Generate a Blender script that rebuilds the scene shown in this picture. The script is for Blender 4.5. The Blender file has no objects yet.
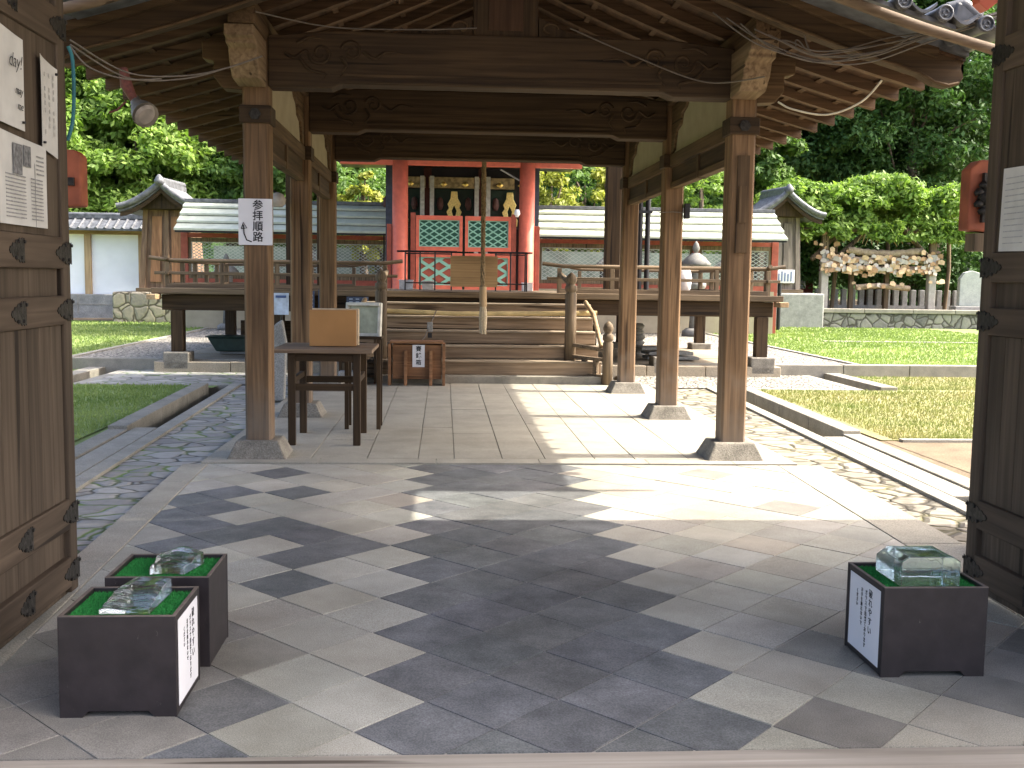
import bpy, bmesh, math, random
import numpy as np
from mathutils import Vector, Matrix, Euler
R = math.radians
random.seed(7); RNG = np.random.default_rng(11)
scn = bpy.context.scene

# ------------------------------------------------------------------ camera
cd = bpy.data.cameras.new("camera"); cam = bpy.data.objects.new("camera", cd)
scn.collection.objects.link(cam); scn.camera = cam
F, P, RL, W = 1060.0, .098, .0145, .0655
cd.sensor_width = 36; cd.lens = 36 * F / 1024; cd.clip_start = .05; cd.clip_end = 2000
fw = Vector((math.sin(W) * math.cos(P), math.cos(W) * math.cos(P), -math.sin(P)))
rt = Vector((math.cos(W), -math.sin(W), 0)); up = rt.cross(fw)
rt2 = rt * math.cos(RL) + up * math.sin(RL); up2 = up * math.cos(RL) - rt * math.sin(RL)
M4 = Matrix((rt2, up2, -fw)).transposed().to_4x4(); M4.translation = (0, 0, 1.5)
cam.matrix_world = M4

# ------------------------------------------------------------------ light
world = bpy.data.worlds.new("World"); scn.world = world; world.use_nodes = True
wn = world.node_tree; wn.nodes.clear()
sky = wn.nodes.new('ShaderNodeTexSky'); sky.sky_type = 'NISHITA'; sky.sun_disc = False
SE, SA = R(47), R(-1)          # elevation, angle of the sun's ground direction from +X
sky.sun_elevation = SE; sky.sun_rotation = R(90) - SA
sky.air_density = .7; sky.dust_density = 6; sky.ozone_density = .3
bg = wn.nodes.new('ShaderNodeBackground'); bg.inputs[1].default_value = .15
wo = wn.nodes.new('ShaderNodeOutputWorld')
wn.links.new(sky.outputs[0], bg.inputs[0]); wn.links.new(bg.outputs[0], wo.inputs[0])
sd = bpy.data.lights.new("sun", 'SUN'); sd.energy = 2.0; sd.angle = R(.55); sd.color = (1, .94, .82)
sun = bpy.data.objects.new("sun", sd); scn.collection.objects.link(sun)
S = Vector((math.cos(SE) * math.cos(SA), math.cos(SE) * math.sin(SA), math.sin(SE)))
sun.rotation_euler = S.to_track_quat('Z', 'Y').to_euler(); sun.location = (30, -3, 30)
scn.view_settings.view_transform = 'Standard'; scn.view_settings.look = 'None'
scn.view_settings.exposure = 2.36; scn.view_settings.gamma = 1
scn.cycles.max_bounces = 9; scn.cycles.diffuse_bounces = 4; scn.cycles.transparent_max_bounces = 12
scn.cycles.caustics_reflective = False; scn.cycles.caustics_refractive = False

# ------------------------------------------------------------------ materials
def mat_new(name):
    m = bpy.data.materials.new(name); m.use_nodes = True
    nt = m.node_tree; b = nt.nodes['Principled BSDF']
    return m, nt, b
def N(nt, t, **kw):
    n = nt.nodes.new(t)
    for k, v in kw.items():
        if k.startswith('i_'): n.inputs[k[2:].replace('_', ' ')].default_value = v
        else: setattr(n, k, v)
    return n
def ramp(nt, stops):
    r = nt.nodes.new('ShaderNodeValToRGB'); e = r.color_ramp.elements
    while len(e) < len(stops): e.new(.5)
    for x, (p, c) in zip(e, stops): x.position = p; x.color = (*c, 1) if len(c) == 3 else c
    return r
def mixc(nt, a, b, fac, mode='MIX'):
    m = nt.nodes.new('ShaderNodeMix'); m.data_type = 'RGBA'; m.blend_type = mode
    for sock, v in ((m.inputs[0], fac), (m.inputs[6], a), (m.inputs[7], b)):
        if hasattr(v, 'is_output') or isinstance(v, bpy.types.NodeSocket): nt.links.new(v, sock)
        else: sock.default_value = v if not isinstance(v, tuple) or len(v) == 4 else (*v, 1)
    return m.outputs[2]
def coords(nt, scale=(1, 1, 1), rand=True):
    tc = N(nt, 'ShaderNodeTexCoord'); mp = N(nt, 'ShaderNodeMapping'); mp.inputs['Scale'].default_value = scale
    if rand:
        oi = N(nt, 'ShaderNodeObjectInfo'); mu = N(nt, 'ShaderNodeMath', operation='MULTIPLY'); mu.inputs[1].default_value = 37.0
        nt.links.new(oi.outputs['Random'], mu.inputs[0])
        ad = N(nt, 'ShaderNodeVectorMath', operation='ADD')
        nt.links.new(tc.outputs['Object'], ad.inputs[0]); nt.links.new(mu.outputs[0], ad.inputs[1])
        nt.links.new(ad.outputs[0], mp.inputs[0])
    else: nt.links.new(tc.outputs['Object'], mp.inputs[0])
    return mp.outputs[0]
def bump(nt, b, h, strength=.3, dist=.01):
    bp = N(nt, 'ShaderNodeBump'); bp.inputs['Strength'].default_value = strength; bp.inputs['Distance'].default_value = dist
    nt.links.new(h, bp.inputs['Height']); nt.links.new(bp.outputs[0], b.inputs['Normal'])
WOODS = {}
def wood(base, dark, axis='z', fine=38, rough=.75, name='wood', wear=None):
    key = (base, dark, axis, fine, name)
    if key in WOODS: return WOODS[key]
    m, nt, b = mat_new(name)
    s = {'x': (1.1, fine, fine), 'y': (fine, 1.1, fine), 'z': (fine, fine, 1.1)}[axis]
    v = coords(nt, s)
    n1 = N(nt, 'ShaderNodeTexNoise'); n1.inputs['Scale'].default_value = 1; n1.inputs['Detail'].default_value = 6; n1.inputs['Distortion'].default_value = .6
    nt.links.new(v, n1.inputs[0])
    r1 = ramp(nt, [(.28, dark), (.62, base), (.8, tuple(min(1, c * 1.25) for c in base))]); nt.links.new(n1.outputs[0], r1.inputs[0])
    v2 = coords(nt, tuple(.9 if q > 5 else .35 for q in s))
    n2 = N(nt, 'ShaderNodeTexNoise'); n2.inputs['Scale'].default_value = 2.2; n2.inputs['Detail'].default_value = 5; nt.links.new(v2, n2.inputs[0])
    r2 = ramp(nt, [(.3, (.62, .6, .58)), (.7, (1.15, 1.12, 1.1))]); nt.links.new(n2.outputs[0], r2.inputs[0])
    col = mixc(nt, r1.outputs[0], r2.outputs[0], 1.0, 'MULTIPLY')
    n3 = N(nt, 'ShaderNodeTexNoise'); n3.inputs['Scale'].default_value = 1; n3.inputs['Detail'].default_value = 1.5
    nt.links.new(coords(nt, tuple((fine * .55 if q > 5 else .55) for q in s)), n3.inputs[0])
    r3 = ramp(nt, [(.285, (.3, .28, .26)), (.325, (1, 1, 1))]); nt.links.new(n3.outputs[0], r3.inputs[0])
    col = mixc(nt, col, r3.outputs[0], 1.0, 'MULTIPLY')
    nt.links.new(col, b.inputs['Base Color']); b.inputs['Roughness'].default_value = rough
    b.inputs['Specular IOR Level'].default_value = .25
    bump(nt, b, n1.outputs[0], .35, .006)
    WOODS[key] = m; return m
def weather(m, z0, z1, c):
    nt = m.node_tree; b = nt.nodes['Principled BSDF']; old = b.inputs['Base Color'].links[0].from_socket
    tc = N(nt, 'ShaderNodeTexCoord'); sp = N(nt, 'ShaderNodeSeparateXYZ'); nt.links.new(tc.outputs['Object'], sp.inputs[0])
    mr = N(nt, 'ShaderNodeMapRange'); mr.inputs[1].default_value = z0; mr.inputs[2].default_value = z1; mr.inputs[3].default_value = .75; mr.inputs[4].default_value = 0
    nn = N(nt, 'ShaderNodeTexNoise'); nn.inputs['Scale'].default_value = 5; nt.links.new(tc.outputs['Object'], nn.inputs[0])
    ad = N(nt, 'ShaderNodeMath', operation='MULTIPLY_ADD'); ad.inputs[1].default_value = .9; ad.inputs[2].default_value = -.45; nt.links.new(nn.outputs[0], ad.inputs[0])
    a2 = N(nt, 'ShaderNodeMath', operation='ADD'); nt.links.new(sp.outputs[2], a2.inputs[0]); nt.links.new(ad.outputs[0], a2.inputs[1]); nt.links.new(a2.outputs[0], mr.inputs[0])
    nt.links.new(mixc(nt, old, c, mr.outputs[0]), b.inputs['Base Color'])
def plain(name, col, rough=.6, metal=0, var=.25, scale=12, bmp=.15, spec=.4):
    m, nt, b = mat_new(name)
    n = N(nt, 'ShaderNodeTexNoise'); n.inputs['Scale'].default_value = scale; n.inputs['Detail'].default_value = 6
    nt.links.new(coords(nt), n.inputs[0])
    r = ramp(nt, [(.3, tuple(c * (1 - var) for c in col)), (.7, tuple(min(1, c * (1 + var)) for c in col))])
    nt.links.new(n.outputs[0], r.inputs[0]); nt.links.new(r.outputs[0], b.inputs['Base Color'])
    b.inputs['Roughness'].default_value = rough; b.inputs['Metallic'].default_value = metal
    b.inputs['Specular IOR Level'].default_value = spec
    if bmp: bump(nt, b, n.outputs[0], bmp, .01)
    return m
def stone(name, c1, c2, scale=6, speck=120, rough=.85, b_=.4, tint=False):
    m, nt, b = mat_new(name)
    v = coords(nt)
    n = N(nt, 'ShaderNodeTexNoise'); n.inputs['Scale'].default_value = scale; n.inputs['Detail'].default_value = 8; n.inputs['Roughness'].default_value = .65
    nt.links.new(v, n.inputs[0])
    r = ramp(nt, [(.3, c1), (.7, c2)]); nt.links.new(n.outputs[0], r.inputs[0])
    n2 = N(nt, 'ShaderNodeTexNoise'); n2.inputs['Scale'].default_value = speck; n2.inputs['Detail'].default_value = 2; nt.links.new(v, n2.inputs[0])
    r2 = ramp(nt, [(.35, (.72, .72, .72)), (.65, (1.18, 1.18, 1.18))]); nt.links.new(n2.outputs[0], r2.inputs[0])
    col = mixc(nt, r.outputs[0], r2.outputs[0], 1.0, 'MULTIPLY'); nt.links.new(col, b.inputs['Base Color'])
    b.inputs['Roughness'].default_value = rough; b.inputs['Specular IOR Level'].default_value = .3
    bump(nt, b, n2.outputs[0], b_, .006)
    if tint:
        at = N(nt, 'ShaderNodeAttribute'); at.attribute_name = 'tile_tint'
        sn = N(nt, 'ShaderNodeTexNoise'); sn.inputs['Scale'].default_value = 1.1; sn.inputs['Detail'].default_value = 7; nt.links.new(v, sn.inputs[0])
        sr = ramp(nt, [(.34, (.80, .79, .77)), (.62, (1.06, 1.06, 1.06))]); nt.links.new(sn.outputs[0], sr.inputs[0])
        c2_ = mixc(nt, mixc(nt, col, sr.outputs[0], 1.0, 'MULTIPLY'), at.outputs['Color'], 1.0, 'MULTIPLY'); nt.links.new(c2_, b.inputs['Base Color'])
    return m
def crazy(name, c1, c2, joint, scale=3.2, moss=None, width=.05, stretch=(1, 1, 1), b_=.6):
    m, nt, b = mat_new(name)
    v = coords(nt, stretch, rand=False)
    dn = N(nt, 'ShaderNodeTexNoise'); dn.inputs['Scale'].default_value = 3; nt.links.new(v, dn.inputs[0])
    vv = N(nt, 'ShaderNodeVectorMath', operation='MULTIPLY_ADD'); vv.inputs[1].default_value = (.18, .18, .18)
    nt.links.new(dn.outputs['Color'], vv.inputs[0]); nt.links.new(v, vv.inputs[2])
    ve = N(nt, 'ShaderNodeTexVoronoi', feature='DISTANCE_TO_EDGE'); ve.inputs['Scale'].default_value = scale; nt.links.new(vv.outputs[0], ve.inputs['Vector'])
    vc = N(nt, 'ShaderNodeTexVoronoi', feature='F1'); vc.inputs['Scale'].default_value = scale; nt.links.new(vv.outputs[0], vc.inputs['Vector'])
    sep = N(nt, 'ShaderNodeSeparateColor'); nt.links.new(vc.outputs['Color'], sep.inputs[0])
    n = N(nt, 'ShaderNodeTexNoise'); n.inputs['Scale'].default_value = 14; n.inputs['Detail'].default_value = 8; nt.links.new(v, n.inputs[0])
    ad = N(nt, 'ShaderNodeMath', operation='MULTIPLY_ADD'); ad.inputs[1].default_value = .5; nt.links.new(sep.outputs[0], ad.inputs[0])
    mu = N(nt, 'ShaderNodeMath', operation='MULTIPLY'); mu.inputs[1].default_value = .6; nt.links.new(n.outputs[0], mu.inputs[0]); nt.links.new(mu.outputs[0], ad.inputs[2])
    r = ramp(nt, [(.2, c1), (.8, c2)]); nt.links.new(ad.outputs[0], r.inputs[0])
    jm = ramp(nt, [(width * .35, (0, 0, 0)), (width, (1, 1, 1))]); nt.links.new(ve.outputs['Distance'], jm.inputs[0])
    jc = joint
    if moss:
        nm = N(nt, 'ShaderNodeTexNoise'); nm.inputs['Scale'].default_value = 1.3; nt.links.new(v, nm.inputs[0])
        rm = ramp(nt, [(.42, (0, 0, 0)), (.58, (1, 1, 1))]); nt.links.new(nm.outputs[0], rm.inputs[0])
        jc = mixc(nt, joint, moss, rm.outputs[0])
    col = mixc(nt, jc, r.outputs[0], jm.outputs[0]); nt.links.new(col, b.inputs['Base Color'])
    b.inputs['Roughness'].default_value = .85; b.inputs['Specular IOR Level'].default_value = .3
    hh = ramp(nt, [(0, (0, 0, 0)), (width * 2.2, (1, 1, 1))]); nt.links.new(ve.outputs['Distance'], hh.inputs[0])
    h2 = N(nt, 'ShaderNodeMath', operation='MULTIPLY_ADD'); h2.inputs[1].default_value = .35; nt.links.new(n.outputs[0], h2.inputs[0]); nt.links.new(hh.outputs[0], h2.inputs[2])
    bump(nt, b, h2.outputs[0], b_, .03)
    return m
def leafmat(name, c1, c2, trans=.35, scale=1.5):
    m, nt, b = mat_new(name)
    n = N(nt, 'ShaderNodeTexNoise'); n.inputs['Scale'].default_value = scale; n.inputs['Detail'].default_value = 5
    nt.links.new(coords(nt), n.inputs[0])
    r = ramp(nt, [(.32, c1), (.68, c2)]); nt.links.new(n.outputs[0], r.inputs[0]); nt.links.new(r.outputs[0], b.inputs['Base Color'])
    b.inputs['Roughness'].default_value = .55; b.inputs['Specular IOR Level'].default_value = .3
    t = N(nt, 'ShaderNodeBsdfTranslucent'); mx = N(nt, 'ShaderNodeMixShader'); mx.inputs[0].default_value = trans
    lt = mixc(nt, r.outputs[0], (1.0, 1.1, .6, 1), 1.0, 'MULTIPLY'); nt.links.new(lt, t.inputs[0])
    nt.links.new(b.outputs[0], mx.inputs[1]); nt.links.new(t.outputs[0], mx.inputs[2])
    nt.links.new(mx.outputs[0], nt.nodes['Material Output'].inputs[0])
    return m
def glassmat(name, col):
    m, nt, b = mat_new(name)
    b.inputs['Base Color'].default_value = (*col, 1); b.inputs['Roughness'].default_value = .02
    b.inputs['Transmission Weight'].default_value = 1; b.inputs['IOR'].default_value = 1.5
    n = N(nt, 'ShaderNodeTexNoise'); n.inputs['Scale'].default_value = 9; n.inputs['Detail'].default_value = 2; nt.links.new(coords(nt), n.inputs[0])
    bump(nt, b, n.outputs[0], .35, .01)
    tr_ = N(nt, 'ShaderNodeBsdfTransparent'); tr_.inputs[0].default_value = (*col, 1); df = N(nt, 'ShaderNodeBsdfTranslucent'); df.inputs[0].default_value = (.8, .9, .85, 1)
    m1 = N(nt, 'ShaderNodeMixShader'); m1.inputs[0].default_value = .2; nt.links.new(b.outputs[0], m1.inputs[1]); nt.links.new(tr_.outputs[0], m1.inputs[2])
    m2 = N(nt, 'ShaderNodeMixShader'); m2.inputs[0].default_value = .09; nt.links.new(m1.outputs[0], m2.inputs[1]); nt.links.new(df.outputs[0], m2.inputs[2])
    nt.links.new(m2.outputs[0], nt.nodes['Material Output'].inputs[0])
    return m

BR, BD = (.125, .082, .043), (.05, .029, .014)          # aged brown timber
WZ = wood(BR, BD, 'z'); WX = wood(BR, BD, 'x'); WY = wood(BR, BD, 'y')
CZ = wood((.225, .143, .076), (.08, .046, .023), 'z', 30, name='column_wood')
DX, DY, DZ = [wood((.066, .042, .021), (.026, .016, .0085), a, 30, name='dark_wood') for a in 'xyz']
weather(CZ, .1, .75, (.17, .14, .11)); GX, GY, GZ = [wood((.20, .152, .098), (.085, .064, .041), a, 34, name='grey_wood') for a in 'xyz']
REDO = plain('weathered_orange_paint', (.30, .085, .04), .7, 0, .25, 9, .15); PALE = wood((.4, .29, .17), (.24, .16, .085), 'x', 40, name='pale_wood')
PALEY = wood((.46, .34, .2), (.28, .19, .1), 'y', 40, name='pale_wood')
PALEZ = wood((.46, .34, .2), (.28, .19, .1), 'z', 40, name='pale_wood')
DOORZ = wood((.105, .08, .056), (.055, .04, .027), 'z', 26, name='door_wood')
DOORY = wood((.11, .082, .057), (.06, .043, .029), 'y', 26, name='door_wood')
IRON = plain('iron', (.035, .032, .028), .6, .6, .5, 40, .5)
IRON2 = plain('black_metal', (.02, .02, .022), .45, .3)
RED = plain('vermilion', (.60, .14, .085), .5, 0, .14, 7, .08)
REDD = plain('faded_vermilion', (.30, .07, .042), .6, 0, .2, 7, .1)
WHITE = plain('white_plaster', (.82, .84, .87), .9, 0, .04, 3, .05)
CREAM = plain('cream_plaster', (.34, .295, .21), .9, 0, .12, 4, .1)
SOIL = stone('soil', (.11, .082, .05), (.19, .145, .09), 3, 60)
PED = stone('pedestal_stone', (.13, .12, .10), (.27, .25, .21), 7, 90, b_=.8)
SLAB = stone('paving_stone', (.26, .245, .20), (.37, .35, .29), 2.5, 160, b_=.15)
KERB = stone('kerb_stone', (.19, .18, .15), (.31, .29, .24), 4, 130)
KERBL = stone('pale_kerb_stone', (.23, .22, .185), (.34, .325, .28), 4, 130)
GREYST = stone('grey_stone', (.22, .22, .21), (.36, .36, .34), 5, 90)
LTILE = stone('pale_tile', (.31, .30, .255), (.43, .42, .365), 3, 220, .7, .12, True)
DTILE = stone('slate_tile', (.09, .096, .10), (.20, .207, .21), 5, 160, .6, .15, True)
MTILE = stone('mid_tile', (.17, .165, .15), (.29, .28, .25), 3, 220, .7, .12, True)
WTILE = stone('warm_tile', (.30, .275, .23), (.40, .37, .31), 3, 220, .7, .12, True)
GROUT = stone('grout', (.24, .23, .205), (.38, .365, .33), 8, 200)
ROOFT = plain('roof_tile_clay', (.09, .096, .105), .45, 0, .5, 9, .3)
ROOFL = plain('pale_roof_tile', (.105, .11, .118), .5, 0, .45, 9, .3)
COPPER = plain('pale_roof_sheet', (.42, .45, .36), .5, 0, .14, 5, .1)
BAMBOO = plain('bamboo', (.55, .42, .2), .5, 0, .2, 6, .1)
BLIND = wood((.46, .30, .13), (.32, .2, .085), 'x', 120, name='bamboo_blind')
KRAFT = plain('kraft_board', (.40, .21, .075), .8, 0, .1, 3, .05)
PAPER = plain('paper', (.72, .72, .74), .9, 0, .04, 5, .03)
PAPERG = plain('aged_paper', (.60, .59, .55), .9, 0, .1, 8, .05)
INK = plain('ink', (.015, .015, .018), .7, 0, 0, 5, 0)
INKG = plain('grey_print', (.30, .30, .30), .9, 0, .3, 60, 0)
INKB = plain('blue_ink', (.08, .13, .3), .8, 0, 0, 5, 0)
TURF = plain('artificial_turf', (.03, .25, .05), .85, 0, .5, 90, .5)
BOXM = plain('dark_box_laminate', (.019, .0145, .0155), .5, 0, .3, 14, .15)
_nt = BOXM.node_tree; _b = _nt.nodes['Principled BSDF']; _o = _b.inputs['Base Color'].links[0].from_socket
_n = N(_nt, 'ShaderNodeTexNoise'); _n.inputs['Scale'].default_value = 30; _n.inputs['Detail'].default_value = 9; _n.inputs['Roughness'].default_value = .75; _nt.links.new(coords(_nt, (1, 1, .5)), _n.inputs[0])
_r = ramp(_nt, [(.64, (0, 0, 0)), (.70, (.8, .8, .8))]); _nt.links.new(_n.outputs[0], _r.inputs[0]); _nt.links.new(mixc(_nt, _o, (.13, .11, .1), _r.outputs[0]), _b.inputs['Base Color'])
BOXE = plain('box_edge', (.15, .12, .1), .7, 0, .3, 20, .2)
GLASS = glassmat('clear_glass', (.93, .985, .96)); GLASS2 = glassmat('aqua_glass', (.80, .95, .92))
GREEN = plain('green_lattice', (.24, .47, .36), .6, 0, .12, 8, .05)
GREEND = plain('dark_green_board', (.012, .075, .05), .6, 0, .2, 8, .05)
GOLD = plain('gold', (.80, .58, .18), .35, .8, .15, 20, .2)
BLACK = plain('black_lacquer', (.012, .012, .013), .35, 0, .2, 6, 0)
CABLE = plain('grey_cable', (.13, .11, .09), .6, 0, .2, 20, 0)
WIRE = plain('pale_wire', (.42, .45, .42), .5, .2, .15, 20, 0)
STRAW = plain('straw_rope', (.2, .14, .075), .9, 0, .4, 40, .6)
COTTON = plain('cotton_rope', (.45, .37, .25), .9, 0, .2, 40, .3)
GRAVEL = stone('gravel', (.17, .16, .135), (.42, .39, .33), 40, 60, b_=.9)
GRAVEL = crazy('pebble_gravel', (.20, .19, .16), (.46, .43, .37), (.07, .065, .055), 13, None, .12, (1, 1, 1), .9); SAND = stone('terrace_stone', (.26, .22, .16), (.38, .33, .25), 2, 120, b_=.15)
CRL = crazy('mossy_crazy_paving', (.19, .185, .175), (.37, .36, .33), (.09, .085, .07), 3.6, (.13, .2, .05), .06, (1, 1.25, 1))
CRR = crazy('dry_crazy_paving', (.15, .137, .108), (.255, .235, .19), (.05, .043, .03), 3.6, (.13, .12, .06), .07, (1, 1.25, 1), 1.0)
WALLST = crazy('rubble_wall', (.10, .10, .10), (.26, .25, .22), (.07, .065, .055), 3.4, None, .09)
WALLSTL = crazy('pale_rubble_wall', (.22, .2, .17), (.42, .36, .26), (.10, .085, .06), 3.0, None, .08)
BARK = plain('bark', (.13, .1, .075), .9, 0, .4, 14, .6)
LAWN = stone('lawn_soil', (.13, .19, .055), (.24, .30, .10), 2.0, 50, 1, .5)
LAWND = stone('dry_lawn_soil', (.17, .19, .06), (.28, .24, .12), 1.6, 40, 1, .5)
BLADE = leafmat('grass_blade', (.16, .23, .065), (.29, .36, .13), .3, .8)
BLADED = leafmat('dry_grass_blade', (.14, .19, .055), (.27, .25, .12), .3, .8)
LF_MID = leafmat('mid_green_leaves', (.06, .13, .028), (.15, .245, .06))
LF_DARK = leafmat('dark_green_leaves', (.04, .10, .026), (.10, .19, .05), .3)
LF_LIME = leafmat('lime_leaves', (.13, .235, .04), (.26, .37, .085), .4)
LF_YEL = leafmat('yellow_green_leaves', (.22, .26, .04), (.38, .39, .085), .4)

# ------------------------------------------------------------------ builders
class MB:
    def __init__(s): s.v = []; s.f = []; s.m = []; s.smooth = []
    def add(s, vs, fs, mi=0, sm=False):
        o = len(s.v); s.v += [tuple(q) for q in vs]
        for f in fs: s.f.append(tuple(i + o for i in f)); s.m.append(mi); s.smooth.append(sm)
        return s
    def box(s, c, d, mi=0, rot=None):
        hx, hy, hz = d[0] / 2, d[1] / 2, d[2] / 2
        vs = [Vector((x, y, z)) for x in (-hx, hx) for y in (-hy, hy) for z in (-hz, hz)]
        if rot: e = Euler(rot).to_matrix(); vs = [e @ q for q in vs]
        vs = [q + Vector(c) for q in vs]
        return s.add(vs, [(0, 1, 3, 2), (4, 6, 7, 5), (0, 4, 5, 1), (2, 3, 7, 6), (0, 2, 6, 4), (1, 5, 7, 3)], mi)
    def bb(s, x0, x1, y0, y1, z0, z1, mi=0):
        return s.box(((x0 + x1) / 2, (y0 + y1) / 2, (z0 + z1) / 2), (abs(x1 - x0), abs(y1 - y0), abs(z1 - z0)), mi)
    def prism(s, pts, axis, a, b, mi=0):
        n = len(pts)
        def p(q, t):
            if axis == 'x': return (t, q[0], q[1])
            if axis == 'y': return (q[0], t, q[1])
            return (q[0], q[1], t)
        vs = [p(q, a) for q in pts] + [p(q, b) for q in pts]
        fs = [tuple(range(n)), tuple(range(2 * n - 1, n - 1, -1))] + [(i, (i + 1) % n, (i + 1) % n + n, i + n) for i in range(n)]
        return s.add(vs, fs, mi)
    def strip(s, top, bot, y0, y1, mi=0):      # band in XZ between two polylines, extruded in Y
        n = len(top)
        vs = [(x, y, z) for y in (y0, y1) for l in (top, bot) for x, z in l]
        fs = []
        for i in range(n - 1):
            a = i; t0, b0, t1, b1 = 0, n, 2 * n, 3 * n
            fs += [(t0 + i, t0 + i + 1, b0 + i + 1, b0 + i), (t1 + i, b1 + i, b1 + i + 1, t1 + i + 1),
                   (t0 + i, t1 + i, t1 + i + 1, t0 + i + 1), (b0 + i, b0 + i + 1, b1 + i + 1, b1 + i)]
        fs += [(0, n, 3 * n, 2 * n), (n - 1, 3 * n - 1, 4 * n - 1, 2 * n - 1)]
        return s.add(vs, fs, mi)
    def tube(s, path, r, n=8, mi=0, caps=True):
        path = [Vector(p) for p in path]; m = len(path)
        rs = r if isinstance(r, (list, tuple)) else [r] * m
        vs = []; u = None
        for i, p in enumerate(path):
            t = (path[min(i + 1, m - 1)] - path[max(i - 1, 0)]).normalized()
            if u is None: u = t.orthogonal().normalized()
            u = (u - t * u.dot(t)); u = u.normalized() if u.length > 1e-6 else t.orthogonal().normalized()
            w = t.cross(u)
            for k in range(n):
                a = 2 * math.pi * k / n; vs.append(p + (u * math.cos(a) + w * math.sin(a)) * rs[i])
        fs = [(i * n + k, i * n + (k + 1) % n, (i + 1) * n + (k + 1) % n, (i + 1) * n + k) for i in range(m - 1) for k in range(n)]
        s.add(vs, fs, mi, True)
        if caps:
            for ring in (vs[:n][::-1], vs[-n:]): s.add(ring, [tuple(range(n))], mi, False)
        return s
    def lathe(s, c, prof, n=16, mi=0):          # prof [(r,z)], vertical axis
        vs = [(c[0] + r * math.cos(2 * math.pi * k / n), c[1] + r * math.sin(2 * math.pi * k / n), c[2] + z) for r, z in prof for k in range(n)]
        fs = [(i * n + k, i * n + (k + 1) % n, (i + 1) * n + (k + 1) % n, (i + 1) * n + k) for i in range(len(prof) - 1) for k in range(n)]
        fs += [tuple(range(n - 1, -1, -1)), tuple(range((len(prof) - 1) * n, len(prof) * n))]
        return s.add(vs, fs, mi, True)
    def build(s, name, mat, parent=None, loc=None, bevel=0, kind=None):
        o0 = Vector(parent.matrix_world.translation) if parent else Vector(loc or (0, 0, 0))
        if parent: o0 = WORLD[parent.name]
        elif loc is None: o0 = Vector((0, 0, 0))
        me = bpy.data.meshes.new(name)
        me.from_pydata([tuple(Vector(q) - o0) for q in s.v], [], s.f)
        for m in (mat if isinstance(mat, (list, tuple)) else [mat]): me.materials.append(m)
        me.polygons.foreach_set('material_index', s.m); me.polygons.foreach_set('use_smooth', s.smooth)
        bm = bmesh.new(); bm.from_mesh(me); bmesh.ops.recalc_face_normals(bm, faces=bm.faces[:]) if len(s.f) < 6000 else None; bm.to_mesh(me); bm.free()
        me.update()
        o = bpy.data.objects.new(name, me); scn.collection.objects.link(o)
        if parent: o.parent = parent; WORLD[o.name] = o0
        else: o.location = o0; WORLD[o.name] = o0
        if bevel:
            b = o.modifiers.new('bevel', 'BEVEL'); b.width = bevel; b.segments = 2; b.limit_method = 'ANGLE'
        if kind: o['kind'] = kind
        return o
WORLD = {}
def thing(name, loc, label, cat, group=None):
    o = bpy.data.objects.new(name, None); scn.collection.objects.link(o); o.location = loc; o.empty_display_size = .2
    WORLD[o.name] = Vector(loc); return tag(o, label, cat, group)
def tag(o, label, cat, group=None, kind=None):
    o['label'] = label; o['category'] = cat
    if group: o['group'] = group
    if kind: o['kind'] = kind
    return o
def setting(o, kind='structure'): o['kind'] = kind; return o
def shift_copy(o, d, parent):                # copy of one part, moved by d, with its sub-parts
    c = o.copy(); scn.collection.objects.link(c); c.parent = parent; c.location = o.location + Vector(d)
    WORLD[c.name] = WORLD[o.name] + Vector(d)
    for ch in list(o.children):
        k = ch.copy(); scn.collection.objects.link(k); k.parent = c; WORLD[k.name] = WORLD[c.name]
    return c
def copy_thing(o, loc, label, rotz=None):
    c = o.copy(); scn.collection.objects.link(c); c.location = loc; c['label'] = label; WORLD[c.name] = Vector(loc)
    if rotz is not None: c.rotation_euler.z = rotz
    for ch in list(o.children):
        k = ch.copy(); scn.collection.objects.link(k); k.parent = c; WORLD[k.name] = Vector(loc)
        for g in list(ch.children):
            q = g.copy(); scn.collection.objects.link(q); q.parent = k; WORLD[q.name] = Vector(loc)
    return c
def text(body, size, mat, parent, origin, ux, uy, name='lettering', align='CENTER', ls=1.0, bold=0, shear=0):
    cu = bpy.data.curves.new(name, 'FONT'); cu.body = body; cu.size = size; cu.align_x = align; cu.align_y = 'CENTER'
    cu.space_line = ls; cu.offset = bold; cu.extrude = .0004; cu.resolution_u = 3; cu.shear = shear
    to = bpy.data.objects.new(name, cu); scn.collection.objects.link(to)
    bpy.context.view_layer.update()
    me = bpy.data.meshes.new_from_object(to.evaluated_get(bpy.context.evaluated_depsgraph_get()))
    bpy.data.objects.remove(to)
    ux = Vector(ux).normalized(); uy = Vector(uy).normalized(); uz = ux.cross(uy)
    mt = Matrix((ux, uy, uz)).transposed().to_4x4(); mt.translation = Vector(origin) - (WORLD[parent.name])
    me.transform(mt); me.materials.clear(); me.materials.append(mat)
    o = bpy.data.objects.new(name, me); scn.collection.objects.link(o); o.parent = parent; WORLD[o.name] = WORLD[parent.name]
    return o
C0 = .485        # axis of the corridor

# ================================================================== GROUND
def sheet(name, x0, x1, y0, y1, z, mat, thick=0):
    b = MB()
    if thick: b.bb(x0, x1, y0, y1, z - thick, z)
    else: b.add([(x0, y0, z), (x1, y0, z), (x1, y1, z), (x0, y1, z)], [(0, 1, 2, 3)])
    return setting(b.build(name, mat, bevel=.008 if thick else 0))
sheet('ground', -600, 600, -300, 900, -.38, SOIL)
sheet('soil', C0 + 3.86, 60, 5.0, 10.12, -.03, SOIL); sheet('soil', -60, C0 - 3.86, 3.0, 5.82, -.03, SOIL)
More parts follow.
